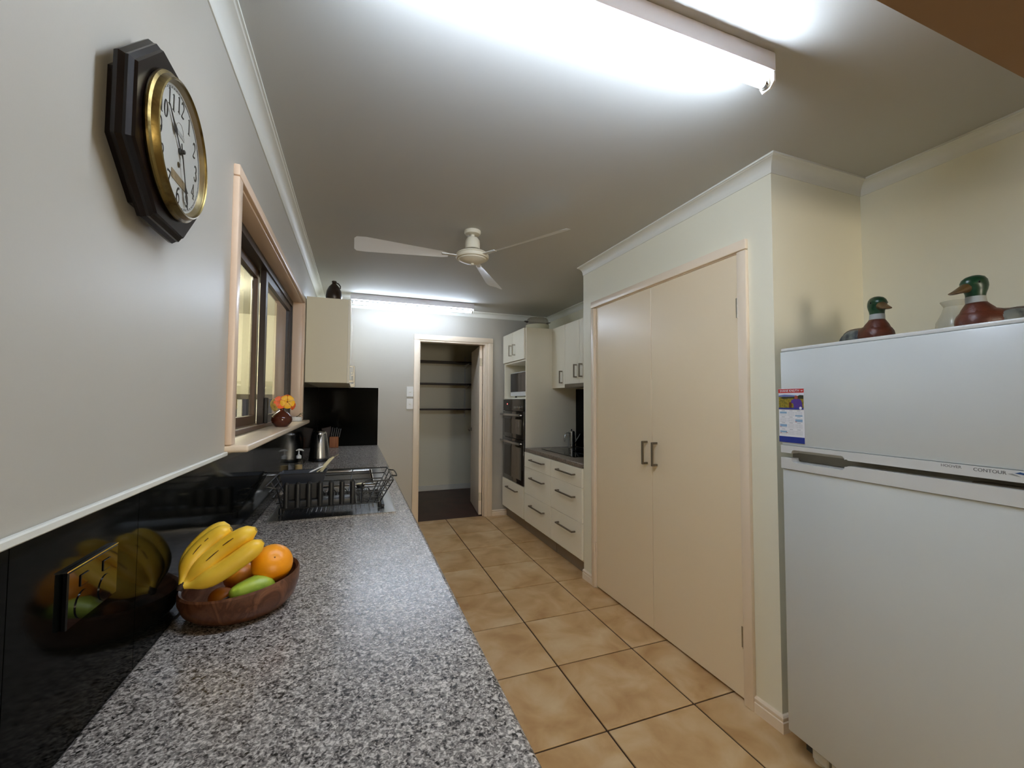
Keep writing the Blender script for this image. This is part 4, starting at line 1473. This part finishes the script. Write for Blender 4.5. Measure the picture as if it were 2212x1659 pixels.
patch('emblem_disc', mat('calendar_white', 'DADCE2', .5), [(.88 + .05 * math.cos(k * .5236), .358 + .025 * math.sin(k * .5236)) for k in range(12)], 6)
patch('footer_band', MATS['calendar_blue'], rc(0, .89, 1, 1.0), 1)
cg = mat('calendar_ink', '8A8E98', .6)
cbl = mat('calendar_holiday_blue', '86ACCB', .6)
crd_ = mat('calendar_red_day', 'B05A50', .6)
grid = [(.05, .43), (.36, .43), (.66, .43), (.05, .545), (.36, .545), (.66, .545), (.05, .655), (.36, .655), (.66, .655), (.05, .775), (.36, .775), (.66, .775)]
mbt, mbl, mbr = MB(), MB(), MB()


def dab(mb, u0, v0, u1, v1, lay=1):
    x = -.0030 - .0003 * lay
    mb.rings([[crd(u, v, x + .0003) for u, v in rc(u0, v0, u1, v1)], [crd(u, v, x) for u, v in rc(u0, v0, u1, v1)]])


for i, (u, v) in enumerate(grid):
    dab(mbt, u + .07, v - .022, u + .2, v - .015)
    for r in range(5):
        for c_ in range(7):
            uu, vv = u + c_ * .040, v + .004 + r * .0165
            dab(mbt, uu, vv, uu + .020, vv + .0045)
for (i, r0, r1) in ((0, 0, 2), (2, 3.6, 5), (5, 1.2, 4), (6, .6, 3.2), (9, .8, 2.8)):
    u, v = grid[i]
    dab(mbl, u - .005, v + r0 * .0165, u + .275, v + r1 * .0165, .5)
for (u, v) in ((.66, .545 + .06), (.05, .655 + .05), (.05, .775 + .05), (.30, .775 + .04)):
    dab(mbr, u, v, u + .05, v + .010, 2)
stuff(mbt.build('date_print', cg, cal))
stuff(mbl.build('holiday_print', cbl, cal))
stuff(mbr.build('red_date_print', crd_, cal))
MC = lambda u, v, lay=2: axes((0, -1, 0), (0, 0, 1), (-1, 0, 0), crd(u, v, -.0032 - .0003 * lay))
cw = MATS['calendar_white']
text('SHANE KNUTH', .0128, cw, cal, MC(.45, .042), 'title_lettering', .93)
text('MP', .0070, cw, cal, MC(.925, .046), 'title_lettering', 1.0)

# ---- decoy ducks on the fridge
DS = .86          # slim carved bodies


def duck(label, loc, ang):
    t = thing('duck_decoy', label, 'duck', loc, 'painted duck decoys on the fridge', ang)

    def ring(x, wd, z0, z1, n=20, k=1.0):
        c_, h = (z0 + z1) / 2, (z1 - z0) / 2
        return [(x * DS, wd * DS * math.cos(2 * math.pi * i / n), c_ + h * math.sin(2 * math.pi * i / n)) for i in range(n)]
    bm_ = MB().rings([ring(.150, .012, .026, .046), ring(.146, .030, .014, .066), ring(.130, .050, .004, .083), ring(.10, .062, .0005, .092), ring(.07, .067, .0005, .091), ring(.05, .069, .0005, .088)])
    bm_.rings([ring_h((.088, .070), .056, .050), ring_h((.090, .086), .047, .042), ring_h((.094, .097), .036, .033), ring_h((.096, .105), .0285, .028)]).build('breast', DUCKC, t, sharp=1.2)
    MB().rings([ring(.054, .0685, .0006, .0895), ring(.02, .071, .0005, .087), ring(-.02, .072, .0005, .089), ring(-.06, .070, .0005, .095), ring(-.11, .058, .006, .098), ring(-.15, .038, .024, .094), ring(-.175, .018, .050, .088)]).build('back', DUCKB, t, sharp=1.2)
    MB().rings([[(x * DS, y * DS, z) for x, y, z in q] for q in ([(-.15, -.026, .066), (-.15, .026, .066), (-.15, .022, .078), (-.15, -.022, .078)], [(-.185, -.020, .078), (-.185, .020, .078), (-.185, .018, .084), (-.185, -.018, .084)], [(-.195, -.006, .086), (-.195, .006, .086), (-.195, .006, .089), (-.195, -.006, .089)])]).build('tail', DUCKB, t)
    for s_ in (-1, 1):
        MB().ball((-.022 * DS, s_ * .056 * DS, .042), .108 * DS, .021, .036, 24, 12, Matrix.Rotation(math.radians(-4), 4, 'Y')).build('wing', DUCKW, t, sharp=1.2)
    MB().rings([ring_h((.096, .102), .0295, .0285), ring_h((.098, .113), .0285, .0275), ring_h((.099, .124), .0275, .0268)]).build('collar', DUCKR, t, sharp=1.2)
    hr = [((.099, .123), .0268, .0260), ((.098, .134), .0290, .027), ((.098, .146), .0350, .030), ((.101, .158), .0415, .033), ((.103, .168), .0425, .033), ((.101, .178), .039, .030), ((.098, .187), .029, .023), ((.096, .192), .014, .012), ((.096, .1935), .004, .004)]
    MB().rings([ring_h(*q) for q in hr]).build('head', DUCKG, t, sharp=1.2)
    bl = [(.126, .017, .137, .173), (.140, .0180, .136, .167), (.153, .0180, .134, .158), (.168, .0190, .131, .148), (.182, .0180, .129, .140), (.192, .011, .130, .136)]
    MB().rings([ring(x, wd, z0, z1, 14) for x, wd, z0, z1 in bl]).build('bill', BILL, t, sharp=1.2)
    for s_ in (-1, 1):
        MB().ball((.117 * DS, s_ * .0295 * DS, .166), .0034, n=10, m=6).build('eye', BLACKG, t)


def ring_h(c, rx, ry, n=24):
    return [((c[0] + rx * math.cos(2 * math.pi * k / n)) * DS, ry * DS * math.sin(2 * math.pi * k / n), c[1]) for k in range(n)]


ZF = 1.5628
duck('green headed duck decoy facing left at the right edge', (2.290, .703, ZF), math.radians(161))
duck('green headed duck decoy nearer the pantry wall, facing right', (2.285, 1.080, ZF), math.radians(-128))
gv = thing('glass_vase', 'pale frosted glass vase behind the right hand duck', 'vase', (2.40, .86, ZF))
MB().lathe([(.028, .0), (.045, .012), (.056, .045), (.052, .080), (.036, .115), (.030, .135), (.040, .155), (.038, .155), (.028, .135), (.034, .113), (.049, .08), (.053, .045), (.04, .015)], (2.40, .86, ZF), 32).build('body', GLASSV, gv)
